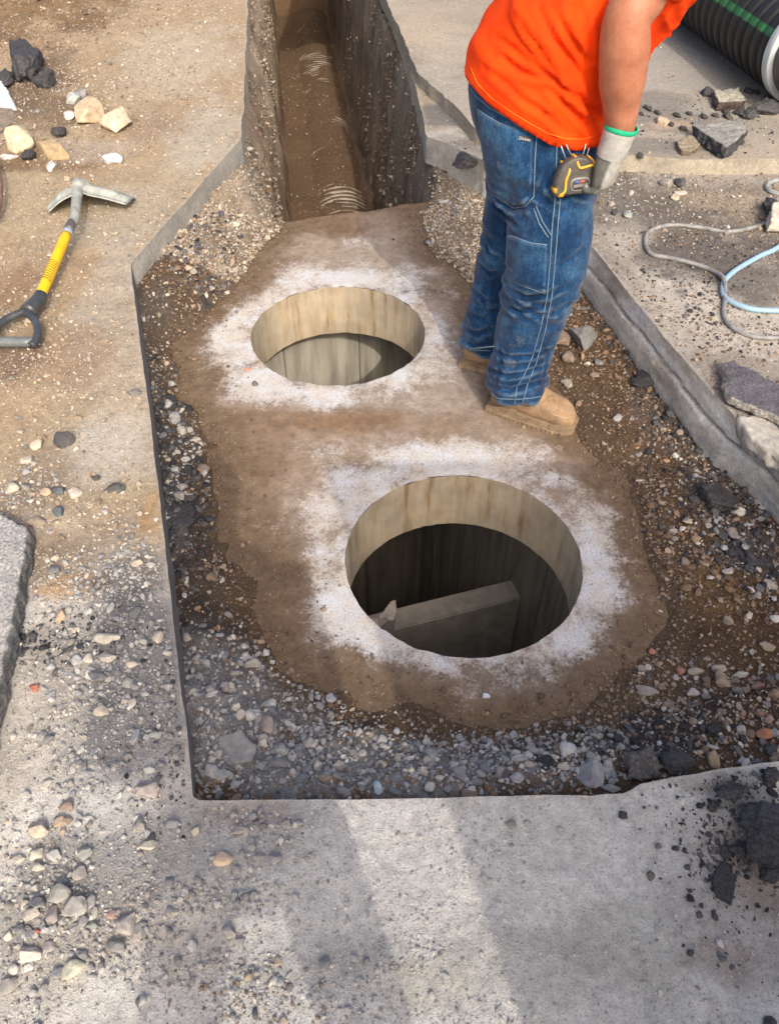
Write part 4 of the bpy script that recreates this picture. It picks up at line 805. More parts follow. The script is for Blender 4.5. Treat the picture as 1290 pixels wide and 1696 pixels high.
plate('concrete_chip', [(0, 130), (14, 150), (28, 180), (10, 178), (-20, 170)], .01, .03, (.62, .66, .70), (.5, .52, .55), M_rock, 'white chunk cut by the left frame edge near the black chunks', 'concrete chip', rough=.004)
plate('stone_slab', [(-30, 175), (20, 178), (28, 195), (5, 215), (-30, 215)], .01, .03, (.22, .18, .14), (.10, .09, .08), M_rock, 'dark flat clod below the white chunk at the left edge', 'stone')
plate('stone_slab', [(345, 1225), (400, 1205), (430, 1235), (420, 1262), (370, 1268), (342, 1245)], -.13, .05, (.24, .235, .225), (.2, .2, .19), M_rock, 'wide low grey clod in the near left corner of the pit', 'clod', voxel=.006)
# upper pavement layer beyond the pit, with its cut edge (pale strip)
UP = pw([(637, -5), (668, 62), (692, 120), (745, 166), (792, 214), (900, 250), (1040, 256), (1140, 262), (1290, 260), (1700, 262)], .07) + [(8.5, 3.85), (8.5, 13), (-.85, 13)]
UPR = roughen(UP, .03, lambda x, y: .02 if x < .5 else .008)
X, Y, Fq = grid(steps(-1.0, 4.2, .02), steps(3.3, 8.5, .017, .035)); X, Y, Fq = cut(X, Y, Fq, [UPR], .02, True)
hu = lambda X, Y: .068 + .004 * fbm(X * 3, Y * 3, 0, 211, 3) + .0035 * fbm(X * 20, Y * 20, 0, 212, 4) + .012 * sm(fbm(X * 1.4, Y * 1.4, 0, 213, 4), .1, .5)
C = np.tile(np.array((.33, .29, .235)), (len(X), 1)); C = C * (1 + .3 * fbm(X * 3, Y * 3, 0, 214, 5)[:, None])
C = blobs(X, Y, C, [(1180, 60, 130, 60, (.27, .26, .245), .9), (1120, 120, 90, 50, (.33, .31, .28), .8), (1100, 165, 60, 16, (.22, .20, .175), .9), (1120, 200, 120, 22, (.21, .19, .165), .8), (1100, 240, 120, 14, (.20, .185, .165), .8), (1260, 210, 70, 26, (.27, .25, .2), .7), (1200, 180, 60, 12, (.30, .30, .27), .6), (1110, 205, 40, 8, (.46, .35, .25), .6), (700, 50, 70, 40, (.41, .34, .26), .7), (730, 120, 60, 30, (.36, .33, .28), .8), (750, 150, 40, 20, (.30, .27, .24), .5)], .07)
V, Fq, C = compact(np.stack([X, Y, hu(X, Y)], 1), Fq, C)
V2, F2, C2 = skirt(UPR, hu, -.03, 5, lambda x, y, z, f: (.006 * fbm(x * 20, y * 20, z * 20, 215, 3)) * (f > 0), lambda x, y, z: np.clip(np.array((.36, .325, .26))[None] * (1 + .3 * fbm(x * 8, y * 8, z * 20, 216, 3)[:, None]) * np.where(x > .95, 1, .8)[:, None], .02, .8))
o = mesh_np('pavement', np.concatenate([V, V2]), [Fq, F2 + len(V)], M_ground, np.concatenate([C, C2])); setp(o, kind='structure')
scat('gravel', 6000, (0, 2.8, 3.4, 7.0), [(1180, 200, 110, 40, 1.0, 'black'), (1100, 215, 60, 12, 1.2, 'mix'), (1260, 190, 60, 30, 1.0, 'black')], .22, 'tan', hu, .07, .003, .012, 2, lambda X, Y: pnp(X, Y, UP), 'crumbs and pebbles on the upper pavement layer', pw_=2.6)

for px, py, a, b, lb in ((1262, 178, 66, 30, 'largest black asphalt lump between the big pipe and the pale strip'), (1240, 190, 30, 16, 'small black asphalt lump left of the largest one below the big pipe'), (1170, 152, 22, 14, 'black broken piece against the small yellowish-topped block'), (1196, 262, 0, 0, '')):
    if a: stone(px, py, a, b, (.05, .05, .055), lb, 'U', .9, .1, mat=M_asph, flat=.7, name='asphalt_chunk', cat='asphalt chunk', rough=.25)
for px, py, a in ((1075, 180, 9), (1088, 186, 8), (1068, 176, 7), (1120, 190, 9), (1140, 187, 8), (1165, 192, 10), (1185, 190, 9), (1205, 192, 11), (1222, 186, 12), (1202, 184, 9), (1238, 150, 9), (1252, 152, 8), (1110, 205, 8), (1270, 160, 9), (1062, 188, 7), (1095, 200, 8), (1060, 256, 9), (1132, 213, 10)):
    stone(px, py, a * 1.3, a, (.06, .058, .055), 'small black asphalt crumb lying between the big pipe and the pale strip', 'U', .9, .3, mat=M_asph, name='asphalt_crumb', cat='asphalt crumb', group='asphalt crumbs below the big pipe')
stone(1098, 201, 26, 14, (.46, .36, .26), 'orange-tan broken stone near the gloved arm on the upper pavement', 'U', .8, 0)
# ---------------------------------------------------------------- corrugated pipe in the trench
path = [Vector((TRC(y) + .10, y, -1.515)) for y in np.arange(3.68, 11.4, .0115)]
V, Q, T = loftnp(tube_rings(path, 1.0, 40)); rad = np.array([.258 + .020 * max(-1, min(1, 1.8 * math.sin(2 * math.pi * i * .0115 / .069))) for i in range(len(path))])
ctr = np.array([tuple(p) for p in path]); r40 = np.repeat(rad, 40)[:, None]; cc40 = np.repeat(ctr, 40, 0); V[:len(r40)] = cc40 + (V[:len(r40)] - cc40) * r40
o = mesh_np('buried_pipe', V, [Q, T], pm('dusty_pipe', (.36, .32, .26), (.17, .125, .085), 12, .55, bmp=.001, lo=.3, hi=.6)); setp(o, 'dust-covered corrugated pipe half buried along the trench floor', 'pipe')
# ---------------------------------------------------------------- big black corrugated pipe, upper right
PR = .23; dirp = Vector((-.125, 1, 0)).normalized(); PE = Vector((2.06, 4.20, .075 + PR + .01))
def big_pipe():
    root = empty('corrugated_pipe', (PE.x, PE.y, .075), 'large black corrugated drain pipe with green stripe lying on the street', 'drain pipe')
    n = 96; up = Vector((0, 0, 1)); sd_ = dirp.cross(up).normalized()
    prof = []
    s = .07
    while s < 5.5:
        for k in range(10): q = k / 10; prof.append((s + q * .088, PR - .022 + .022 * (min(1, 1.7 * math.sin(math.pi * q / .78)) if q < .78 else 0)))
        s += .088
    def ringat(s, r): return np.array([PE + dirp * s + sd_ * (r * math.cos(a)) + up * (r * math.sin(a)) for a in [i / n * 2 * math.pi for i in range(n)]])
    V, Q, T = loftnp([ringat(s, r) for s, r in prof], False); o = mesh_np('ribbed_shell', V, Q, pm('black_plastic', (.012, .012, .014), (.024, .023, .023), 8, .5, bmp=.0006, bscale=200, spec=.3)); adopt(root, o)
    # green stripe: raised band following the ribs over a small arc
    am = R(161); strip = []
    for s, r in prof: strip.append([PE + dirp * s + sd_ * ((r + .0012) * math.cos(a)) + up * ((r + .0012) * math.sin(a)) for a in [am + R(4.5) * (k / 5 - .5) * 2 for k in range(6)]])
    V = np.array([tuple(p) for r_ in strip for p in r_]); m = 6; i = (np.arange(len(strip) - 1)[:, None] * m + np.arange(m - 1)[None]).ravel(); adopt(root, mesh_np('green_stripe', V, np.stack([i, i + 1, i + m + 1, i + m], 1), pm('green_paint', (.02, .15, .04), (.012, .08, .025), 30, .45)))
    V, Q, T = loftnp([ringat(a, b) for a, b in ((.06, PR - .03), (.06, PR + .003), (.055, PR + .006), (.005, PR + .006), (0, PR + .003), (0, PR - .03))], False); adopt(root, mesh_np('white_band', V, Q, pm('white_wrap', (.62, .66, .66), (.45, .5, .5), 10, .5)))
    V, Q, T = loftnp([ringat(a, b) for a, b in ((0, PR - .022), (-.05, PR - .02), (-.10, PR - .02), (-.105, PR - .03), (-.1, PR - .04), (.5, PR - .04), (3, PR - .04))], False); adopt(root, mesh_np('spigot_end', V, Q, pm('black_plastic_inner', (.035, .035, .038), (.09, .07, .055), 14, .45)))
big_pipe()
# ---------------------------------------------------------------- hoses
def ground_path(pts, f, r, z0=0): return [zsurf(a, b, f) + Vector((0, 0, r + (c[0] if c else 0))) for a, b, *c in pts]
pg = ground_path([(1330, 345), (1290, 362), (1250, 378), (1205, 386), (1165, 380), (1120, 375), (1092, 378), (1072, 388), (1068, 405), (1078, 423), (1110, 430), (1150, 440), (1180, 452), (1196, 470, .012), (1199, 500), (1198, 525), (1212, 545), (1245, 560), (1290, 562), (1330, 556)], hs, .0075)
setp(tube('cable', pg, .0085, pm('grey_rubber', (.34, .34, .33), (.14, .14, .14), 25, .5, bmp=.0005), sub=8), 'dirty grey cable looping over the dirt at the right', 'cable')
pb = ground_path([(1340, 360), (1290, 410), (1255, 428), (1215, 452), (1197, 472), (1199, 495), (1225, 510), (1260, 517), (1340, 518)], hs, .009)
setp(tube('hose', pb, .010, pm('blue_rubber', (.25, .45, .62), (.30, .40, .47), 25, .4), sub=8), 'light blue air hose curling over the grey cable', 'hose')
pb = ground_path([(1310, 300), (1282, 302), (1270, 308), (1272, 318), (1290, 324), (1320, 322)], hs, .009)
setp(tube('hose', pb, .010, pm('pale_rubber', (.36, .40, .38), (.22, .23, .22), 25, .45), sub=8), 'short pale grey hose loop at the right frame edge', 'hose')
pr = []
for k in range(9): pr.append(Vector((0, 0, 0)) + P(-22 + 30 * math.cos(R(-80 + 20 * k)), 330 - 55 * math.sin(R(-80 + 20 * k)), 0) + Vector((0, 0, .02 + .01 * k)))
setp(tube('hoop', pr, .012, pm('rusty_brown', (.26, .16, .10), (.14, .09, .06), 30, .7), sub=6), 'curved rusty brown rim cut by the left frame edge', 'rusty rim')
# thin bright wire by the front boot
setp(tube('wire', [zsurf(908, 548, hsoil, -.18) + Vector((0, 0, .02)), zsurf(925, 540, hsoil, -.18) + Vector((0, 0, .03)), zsurf(945, 533, hsoil, -.18) + Vector((0, 0, .035))], .0025, pm('bare_metal', (.6, .6, .62), None, 40, .35)), 'short bright wire leaning on the large dark rock', 'wire')

# ---------------------------------------------------------------- shovel
def shovel():
    bl = P(130, 330, 0); root = empty('shovel', (bl.x, bl.y, 0), 'yellow-shafted shovel with black D-handle and grey steel blade, face down on tan dirt', 'shovel')
    A = P(131, 313, .10); B = P(118, 372, .085); Cc = P(66, 492, .045); D = P(42, 522, .04)
    dr = (B - D).normalized(); M_st = pm('worn_steel', (.47, .49, .44), (.24, .25, .23), 22, .6, .1, bmp=.0008)
    ax = (A - D); ax.z = 0; ax.normalize(); sx = ax.cross(Vector((0, 0, 1)))
    # blade: sheet arched across, sloping down and away from the rear step
    rows = []; rn = 16; cn = 28
    for i in range(rn + 1):
        t = -.26 + 1.26 * i / rn; half = .172 * (1 - .10 * max(t, 0)) * math.sqrt(max(0, 1 - max(0, (t - .55) / .45) ** 2.2)) * (1 if t > 0 else 1 - .10 * (t / .26) ** 2) + .002
        row = []
        for j in range(cn + 1):
            s = j / cn * 2 - 1; c = A + ax * (.02 + .17 * t) + sx * (half * s * (1.15 if s > 0 else .92))
            arch = (.108 - .10 * max(t, 0) ** 1.1) - .060 * abs(s) ** 2.2 * (1 - .3 * max(t, 0)) + (.014 * math.exp(-(s / .16) ** 2) * (1 - t)) - .028 * max(0, -s) ** 2
            if t < 0: arch -= .022 * (t / .26) ** 2 * (1 - abs(s) ** 4 * .9) - .0
            c.z = max(.004, arch); row.append(c)
        rows.append(row)
    m = cn + 1; V = np.array([tuple(p) for r_ in rows for p in r_]); V2 = V - np.array([0, 0, .0035]); k = (rn + 1) * m
    i = (np.arange(rn)[:, None] * m + np.arange(cn)[None]).ravel(); Q = np.stack([i, i + 1, i + m + 1, i + m], 1)
    e = list(range(m)) + [r_ * m + cn for r_ in range(1, rn + 1)] + [rn * m + c for c in range(cn - 1, -1, -1)] + [r_ * m for r_ in range(rn - 1, 0, -1)]
    E = np.array([(e[a], e[(a + 1) % len(e)], e[(a + 1) % len(e)] + k, e[a] + k) for a in range(len(e))])
    adopt(root, mesh_np('blade', np.concatenate([V, V2]), [Q, Q[:, ::-1] + k, E], M_st))
    # rolled rear step
    p = [Vector(V[j]) for j in range(0, m)]
    adopt(root, tube('step_edge', p, .0035, M_st, sub=2, n=8))
    # neck, flaring into the blade
    top = A + ax * .03; top.z = .098
    adopt(root, tube('neck', [top, A + Vector((0, 0, .012)) + ax * .012, A - ax * .03 + Vector((0, 0, .0)), B + dr * .05, B], lambda t: .020 * (1 - t) ** 2 + .0165, M_st, n=16))
    adopt(root, tube('sleeve', [B + dr * .015, B - dr * .04], .0185, pm('grey_sleeve', (.19, .17, .18), (.10, .09, .09), 40, .5, .4), sub=3, n=20))
    adopt(root, tube('collar', [B - dr * .04, B - dr * .066], .0178, pm('blue_grey_paint', (.38, .46, .56), None, 40, .45), sub=3, n=20))
    e0 = B - dr * .066; yl = pm('yellow_fibreglass', (.86, .55, .008), (.74, .42, .006), 30, .35)
    adopt(root, tube('shaft', [e0, Cc], lambda t: .0178 + .002 * math.sin(t * 3.1), yl, sub=12, n=24))
    L = (Cc - e0); pr_ = []
    sd_ = dr.cross(Vector((0, 0, 1))).normalized(); up = sd_.cross(dr)
    bk = pm('black_ink', (.02, .02, .02), None, 20, .5)
    for q in range(9):                       # slanted black print marks round the grip
        c = e0 + L * (.50 + .30 * q / 9); pts = [c + (sd_ * math.cos(a) + up * math.sin(a)) * .0198 + dr * (-.012 + .026 * (a / math.pi)) for a in [R(20 + 12 * j) for j in range(12)]]
        adopt(root, tube('print_mark', pts, .0016, bk, sub=1, n=6, flat=.5))
    gm = pm('black_grip', (.035, .038, .045), (.07, .075, .08), 20, .35)
    W = lambda a, b, z: P(a, b, z)
    adopt(root, tube('grip_socket', [Cc + dr * .015, Cc - dr * .02, W(46, 516, .045)], lambda t: .0215 + .006 * t, gm, n=20))
    adopt(root, tube('grip', [W(44, 515, .045), W(24, 522, .045), W(6, 532, .042), W(-8, 548, .04), W(-10, 568, .035)], lambda t: .0135, gm, n=14))
    adopt(root, tube('grip', [W(42, 516, .045), W(56, 528, .045), W(63, 545, .042), W(60, 562, .038), W(52, 572, .035)], lambda t: .0135, gm, n=14))
    adopt(root, tube('grip_bar', [W(-14, 566, .036), W(56, 566, .036)], .017, pm('grey_grip', (.17, .19, .19), (.11, .12, .12), 30, .4), sub=4, n=16))
shovel()

# ---------------------------------------------------------------- worker
def ring(c, ax, ay, n=28, pw_=2.0):
    c = Vector(c); out = []
    for k in range(n):
        a = k / n * 2 * math.pi; ca, sa = math.cos(a), math.sin(a)
        out.append(c + ax * (math.copysign(abs(ca) ** (2 / pw_), ca)) + ay * (math.copysign(abs(sa) ** (2 / pw_), sa)))
    return np.array([tuple(p) for p in out])
FD = Vector((.88, -.47, 0)).normalized(); LD = Vector((.47, .88, 0)).normalized()   # facing, his left
def union(parts, voxel, it=3):
    V, Fc, off = [], [], 0
    for v, q, t in parts: V += [tuple(x) for x in v]; Fc += [tuple(int(i) + off for i in f) for f in q] + [tuple(int(i) + off for i in f) for f in t]; off += len(v)
    return remeshed(V, Fc, voxel, it)
def chain(pts, rad, n=16, flat=1.0, sub=5): return loftnp(tube_rings(smooth_path(pts, sub), rad, n, flat))
def rfn(vals):
    def f(t):
        x = t * (len(vals) - 1); i = min(int(x), len(vals) - 2); q = x - i; q = q * q * (3 - 2 * q); return vals[i] * (1 - q) + vals[i + 1] * q
    return f
def legrings(rows, Y0, Y1, by):
    out = []; n = len(rows)
    for k, (py, xl, xr) in enumerate(rows):
        yy = Y0 + (Y1 - Y0) * k / (n - 1); c = PY((xl + xr) / 2, py, yy); d = yy / (CP - SP * (py - 848) / F); hw = (xr - xl) / 2 * d / F
        out.append(ring(c, Vector((hw, 0, 0)), Vector((0, hw * by, 0)), 30))
    return out
pers = empty('person', (.40, 2.25, SZ), 'worker in orange t-shirt and blue jeans standing at the farther opening, head out of frame', 'person')
ML = lambda m, o: adopt(pers, o)
def finish(me, name, mat):
    for p in me.polygons: p.use_smooth = True
    me.materials.append(mat); o = bpy.data.objects.new(name, me); COL.objects.link(o); adopt(pers, o); return o
# jeans
near = [(190, 850, 985), (230, 866, 988), (262, 872, 990), (300, 862, 984), (340, 846, 982), (380, 838, 979), (420, 838, 973), (460, 834, 963), (500, 829, 948), (540, 824, 931), (575, 819, 919), (610, 812, 909), (640, 808, 906), (660, 805, 903), (676, 805, 903), (700, 805, 903)]
farl = [(190, 812, 905), (230, 806, 905), (262, 804, 905), (300, 804, 905), (340, 803, 900), (380, 800, 890), (420, 795, 884), (460, 785, 876), (500, 775, 862), (540, 767, 850), (570, 763, 840), (590, 762, 836), (612, 762, 834)]
nr = legrings(near, 2.16, 2.125, .95); fr = legrings(farl, 2.38, 2.40, .95)
hip = []
for py, xl, xr, dy in ((110, 784, 985, .16), (140, 777, 992, .165), (175, 779, 996, .17), (210, 787, 994, .18), (245, 797, 990, .185), (280, 808, 988, .18), (320, 818, 982, .16), (345, 835, 970, .11)):
    c = PY((xl + xr) / 2, py, 2.26); d = 2.26 / (CP - SP * (py - 848) / F); hw = (xr - xl) / 2 * d / F; hip.append(ring(c, Vector((hw, 0, 0)), Vector((hw * -.0, dy, 0)), 36, 2.3))
me = union([loftnp(nr), loftnp(fr), loftnp(hip)], .0075, 4)
V = coords(me); Nn = normals(me); x, y, z = V.T; zs = z - SZ
def folds(x, y, z, ang, sc, s, st=.25):
    a = x * math.cos(ang) + z * math.sin(ang); b = -x * math.sin(ang) + z * math.cos(ang)
    r = 1 - np.abs(fbm(a * sc * st, y * sc * .5, b * sc, s, 2)) * 2.2; return np.clip(r, 0, 1) ** 2
low = sm(zs, .34, .05); kn = np.exp(-((zs - .47) / .10) ** 2); hp = np.exp(-((zs - .80) / .09) ** 2)
d = .018 * low * (folds(x, y, z, .25, 22, 301) - .35) + .013 * kn * (folds(x, y, z, -.35, 17, 302) - .3) + .012 * hp * (folds(x, y, z, -.5, 14, 303) - .3) + .0035 * fbm(x * 16, y * 16, z * 9, 304, 3) + .006 * (folds(x, y, z, 1.3, 9, 305) - .35)
V = V + Nn * d[:, None]; put(me, V)
bm = bmesh.new(); bm.from_mesh(me)
zc_n = lambda v: PY(850, 672, 2.04).z + .006 * math.sin(v.x * 60) ; zc_f = lambda v: PY(790, 590, 2.32).z + .005 * math.sin(v.x * 50)
zf = lambda v: (zc_n(v) if v.y < 2.27 else zc_f(v))
bmesh.ops.delete(bm, geom=[v for v in bm.verts if v.co.z < zf(v.co)], context='VERTS')
for v in bm.verts:
    if v.is_boundary: v.co.z = zf(v.co) - .001
bm.to_mesh(me); bm.free()
def creases(me, bv, lines, depth, sig):
    V = coords(me); Nn = normals(me); D = np.zeros(len(V))
    for ln in lines:
        k = ln[1] if isinstance(ln[1], (int, float)) else 1.0; pts = ln[0] if isinstance(ln[1], (int, float)) else ln
        q = np.array([tuple(onbody(a, b, bv, 0)[0]) for a, b in densify(pts, 4)]); m = len(q)
        lo, hi = q.min(0) - .05, q.max(0) + .05; ix = np.where(((V > lo) & (V < hi)).all(1))[0]; d = np.linalg.norm(V[ix][:, None] - q[None], axis=2); j = d.argmin(1); dm = d.min(1)
        e = np.sin(np.clip((j + .5) / m, 0, 1) * math.pi) ** .5; D[ix] += k * e * depth * (-np.exp(-(dm / sig) ** 2) + .75 * np.exp(-((dm - 2.1 * sig) / (1.1 * sig)) ** 2))
    put(me, V + Nn * D[:, None])
ORG = Vector((0, 0, CAMH))
def onbody(px, py, bv, off=.001, it=None):
    dr = (PY(px, py, 2.0) - ORG).normalized(); h = bv.ray_cast(ORG, dr)
    if h[0] is None: h = bv.find_nearest(PY(px, py, 2.1))
    n_ = h[1]; n_ = n_ if n_.dot(dr) < 0 else -n_
    return h[0] + n_ * off, n_
def densify(pts, st=5):
    out = []
    for i in range(len(pts) - 1):
        a, b = pts[i], pts[i + 1]; k = max(1, int(math.dist(a, b) / st))
        for j in range(k): out.append((a[0] + (b[0] - a[0]) * j / k, a[1] + (b[1] - a[1]) * j / k))
    return out + [pts[-1]]
def mkbv(me): return BVHTree.FromPolygons([tuple(v) for v in coords(me)], [tuple(p.vertices) for p in me.polygons])
JL = [([(802, 300), (825, 330), (850, 345), (880, 342)], 1.2), ([(812, 335), (838, 352), (860, 380)], 1), ([(800, 275), (815, 300), (835, 315)], .7), ([(905, 300), (930, 330), (965, 345)], .6), ([(925, 250), (905, 290), (890, 330)], .5),
      ([(838, 478), (870, 492), (910, 488), (945, 470)], .9), ([(832, 505), (860, 515), (895, 508)], .7), ([(945, 500), (915, 520), (880, 522)], .6), ([(975, 400), (945, 430), (925, 440)], .5),
      ([(816, 580), (845, 592), (880, 590), (915, 575)], 1.1), ([(812, 612), (840, 622), (868, 618), (905, 604)], 1.5), ([(815, 640), (845, 646), (880, 636), (906, 628)], 1.2), ([(890, 560), (905, 585), (900, 620)], .6), ([(826, 560), (832, 600), (822, 640)], .6),
      ([(768, 545), (790, 552), (818, 545)], 1.1), ([(766, 565), (785, 572), (812, 568)], .9), ([(785, 480), (805, 500), (822, 500)], .8), ([(776, 520), (800, 528), (820, 518)], .7), ([(800, 400), (815, 425), (830, 430)], .8), ([(798, 440), (812, 452), (830, 450)], .7)]
creases(me, mkbv(me), JL, .0085, .0075)
def denim():
    m, n, l, b = newmat('denim'); tc = n.new('ShaderNodeTexCoord').outputs['Object']
    n1 = noise(n, l, tc, 9, 6, .65); n2 = noise(n, l, tc, 330, 3, .7, (1, 1, .35)); n3 = noise(n, l, tc, 60, 4, .6, (1, 1, .3))
    c = ramp(n, l, n1, [(.32, (.003, .019, .056)), (.5, (.008, .041, .108)), (.66, (.030, .095, .19))])
    c = mixc(n, l, 1.0, c, ramp(n, l, n2, [(.35, g(.55)), (.65, g(1.5))]), 'MULTIPLY')
    c = mixc(n, l, 1.0, c, ramp(n, l, n3, [(.35, g(.75)), (.7, g(1.3))]), 'MULTIPLY')
    gm_ = n.new('ShaderNodeNewGeometry'); c = mixc(n, l, ramp(n, l, gm_.outputs['Pointiness'], [(.52, g(0)), (.60, g(.45))]), c, (.22, .34, .46))
    dust = noise(n, l, tc, 14, 6, .75); c = mixc(n, l, ramp(n, l, dust, [(.60, g(0)), (.72, g(.4))]), c, (.30, .30, .29))
    l.new(c, b.inputs['Base Color']); b.inputs['Roughness'].default_value = .9; b.inputs['Sheen Weight'].default_value = .15; b.inputs['Specular IOR Level'].default_value = .15
    p = bump(n, l, n3, .0012, b); bump(n, l, n2, .0006, b, .8, p); return m
MD = denim(); jeans = finish(me, 'jeans', MD); jsol = jeans.modifiers.new('thick', 'SOLIDIFY'); jsol.thickness = .004; jsol.offset = -1
bpy.context.view_layer.update(); BV = BVHTree.FromPolygons([tuple(v) for v in coords(me)], [tuple(p.vertices) for p in me.polygons])
ORG = Vector((0, 0, CAMH))
def onbody(px, py, bv, off=.001, it=None):
    dr = (PY(px, py, 2.0) - ORG).normalized(); h = bv.ray_cast(ORG, dr)
    if h[0] is None: h = bv.find_nearest(PY(px, py, 2.1))
    n_ = h[1]; n_ = n_ if n_.dot(dr) < 0 else -n_
    return h[0] + n_ * off, n_
def densify(pts, st=5):
    out = []
    for i in range(len(pts) - 1):
        a, b = pts[i], pts[i + 1]; k = max(1, int(math.dist(a, b) / st))
        for j in range(k): out.append((a[0] + (b[0] - a[0]) * j / k, a[1] + (b[1] - a[1]) * j / k))
    return out + [pts[-1]]
MS = pm('stitching', (.22, .30, .36), (.07, .13, .20), 400, .8)
def seam(pts, r=.0017, name='seam', mat=None, par=None, off=.0008):
    q = [onbody(a, b, BV, off)[0] for a, b in densify(pts)]; o = tube(name, q, r, mat or MS, sub=1, n=6); adopt(par or pers, o); return o
def patch(name, poly, bv, off, mat, step=4):
    """flat piece of cloth laid on the body surface, with a little thickness"""
    xs_ = np.array([p[0] for p in poly]); ys_ = np.array([p[1] for p in poly]); X, Y, Fq = grid(np.arange(xs_.min(), xs_.max() + step, step * .6), np.arange(ys_.min(), ys_.max() + step, step * .6))
    X, Y, Fq = cut(X, Y, Fq, [densify(poly + [poly[0]], 3)[:-1]], step * .6, True); used = np.unique(Fq); mm = np.full(len(X), -1); mm[used] = np.arange(len(used)); Fq = mm[Fq]; X, Y = X[used], Y[used]
    d, _, _ = nearest(X, Y, poly); V = []
    for a, b, e in zip(X, Y, d): V.append(tuple(onbody(a, b, bv, off * min(1, .15 + e / 2.2))[0]))
    return mesh_np(name, V, Fq[:, ::-1], mat)
BP = [(790, 178), (806, 190), (830, 204), (856, 212), (884, 216), (882, 250), (881, 322), (868, 338), (852, 340), (836, 330), (812, 314), (803, 280), (797, 240)]
adopt(pers, patch('back_pocket', BP, BV, .0055, MD))
adopt(pers, patch('leg_pocket', [(841, 388), (880, 402), (906, 405), (905, 440), (903, 486), (880, 478), (838, 462)], BV, .006, MD))
for s in ([(790, 179), (806, 191), (830, 205), (856, 213), (884, 217)], [(791, 185), (807, 197), (830, 211), (856, 219), (884, 223)], [(889, 222), (886, 260), (884, 325), (870, 341), (852, 344), (834, 334), (812, 318)], [(797, 256), (820, 268), (850, 277), (882, 281)], [(798, 260), (820, 272), (850, 281), (882, 285)],
          [(922, 238), (921, 280), (919, 330), (914, 380), (911, 430), (906, 490), (896, 540), (882, 590), (868, 622), (856, 640), (852, 672)], [(929, 310), (925, 360), (920, 420), (914, 490), (902, 550), (888, 600), (874, 635), (864, 672)],
          [(841, 388), (880, 402), (906, 405)], [(842, 394), (880, 408), (906, 411)], [(838, 462), (880, 478), (903, 486)], [(840, 390), (839, 430), (839, 460)], [(884, 345), (893, 370), (908, 393)], [(888, 341), (898, 366), (912, 388)],
          [(778, 142), (790, 160), (812, 178), (840, 194)], [(808, 657), (830, 660), (855, 661), (880, 659), (897, 656)], [(766, 577), (790, 580), (812, 580)]):
    seam(s)
tg = patch('label_tag', [(860, 220), (880, 223), (879, 236), (859, 233)], BV, .0065, pm('black_tag', (.02, .02, .025), None, 20, .6)); adopt(pers, tg)
def text_obj(name, body, size, loc, xdir, nrm, mat, ext=.0004):
    cu = bpy.data.curves.new('t', 'FONT'); cu.body = body; cu.size = size; cu.extrude = ext; cu.align_x = 'CENTER'; cu.align_y = 'CENTER'
    t = bpy.data.objects.new('t', cu); COL.objects.link(t); me = bpy.data.meshes.new_from_object(t.evaluated_get(bpy.context.evaluated_depsgraph_get())); bpy.data.objects.remove(t)
    me.materials.clear(); me.materials.append(mat); o = bpy.data.objects.new(name, me); COL.objects.link(o)
    z = Vector(nrm).normalized(); x = (Vector(xdir) - z * Vector(xdir).dot(z)).normalized(); y = z.cross(x)
    o.matrix_world = Matrix.Translation(loc) @ Matrix((x, y, z)).transposed().to_4x4(); return o
p0, n0 = onbody(869.5, 228.5, BV, .0085); pa, _ = onbody(861, 227, BV, .008); pb_, _ = onbody(878, 230, BV, .008)
adopt(pers, text_obj('tag_lettering', 'Dickies', .0105, p0, pb_ - pa, n0, pm('white_thread', (.75, .72, .72), None, 20, .7)))
# shirt
sh = []
for py, xl, xr, yc, dy in ((232, 884, 992, 2.20, .10), (215, 812, 1000, 2.235, .17), (185, 786, 1004, 2.25, .185), (150, 779, 1010, 2.255, .19), (115, 778, 1030, 2.26, .195), (75, 786, 1062, 2.26, .20), (35, 806, 1092, 2.255, .205), (0, 830, 1114, 2.25, .21)):
    c = PY((xl + xr) / 2, py, yc); d = yc / (CP - SP * (py - 848) / F); hw = (xr - xl) / 2 * d / F; sh.append(ring(c, Vector((hw, 0, 0)), Vector((0, dy, 0)), 36, 2.2))
top = [Vector((.56, 2.25, 1.06)), Vector((.60, 2.24, 1.15)), Vector((.64, 2.22, 1.22)), Vector((.67, 2.20, 1.27))]
for c, hw, dy in zip(top, (.185, .165, .13, .07), (.215, .215, .18, .08)): sh.append(ring(c, Vector((hw, 0, 0)), Vector((0, dy, 0)), 36, 2.2))
def lowpart(): pass
SHR = Vector((.60, 2.04, 1.17)); SHL = Vector((.66, 2.42, 1.16))
ELR = PY(1036, 52, 1.99); WRR = PY(1027, 214, 2.02)
slv_r = chain([SHR + Vector((.0, .10, .0)), SHR, SHR + (ELR - SHR) * .50], rfn([.085, .082, .078])); ELL = PY(950, 40, 2.50); WRL = PY(985, 120, 2.40)
slv_l = chain([SHL + Vector((0, -.1, 0)), SHL, SHL + (ELL - SHL) * .5], rfn([.085, .082, .078]))
me = union([loftnp(sh), slv_r, slv_l], .0075, 3); V = coords(me); Nn = normals(me); x, y, z = V.T
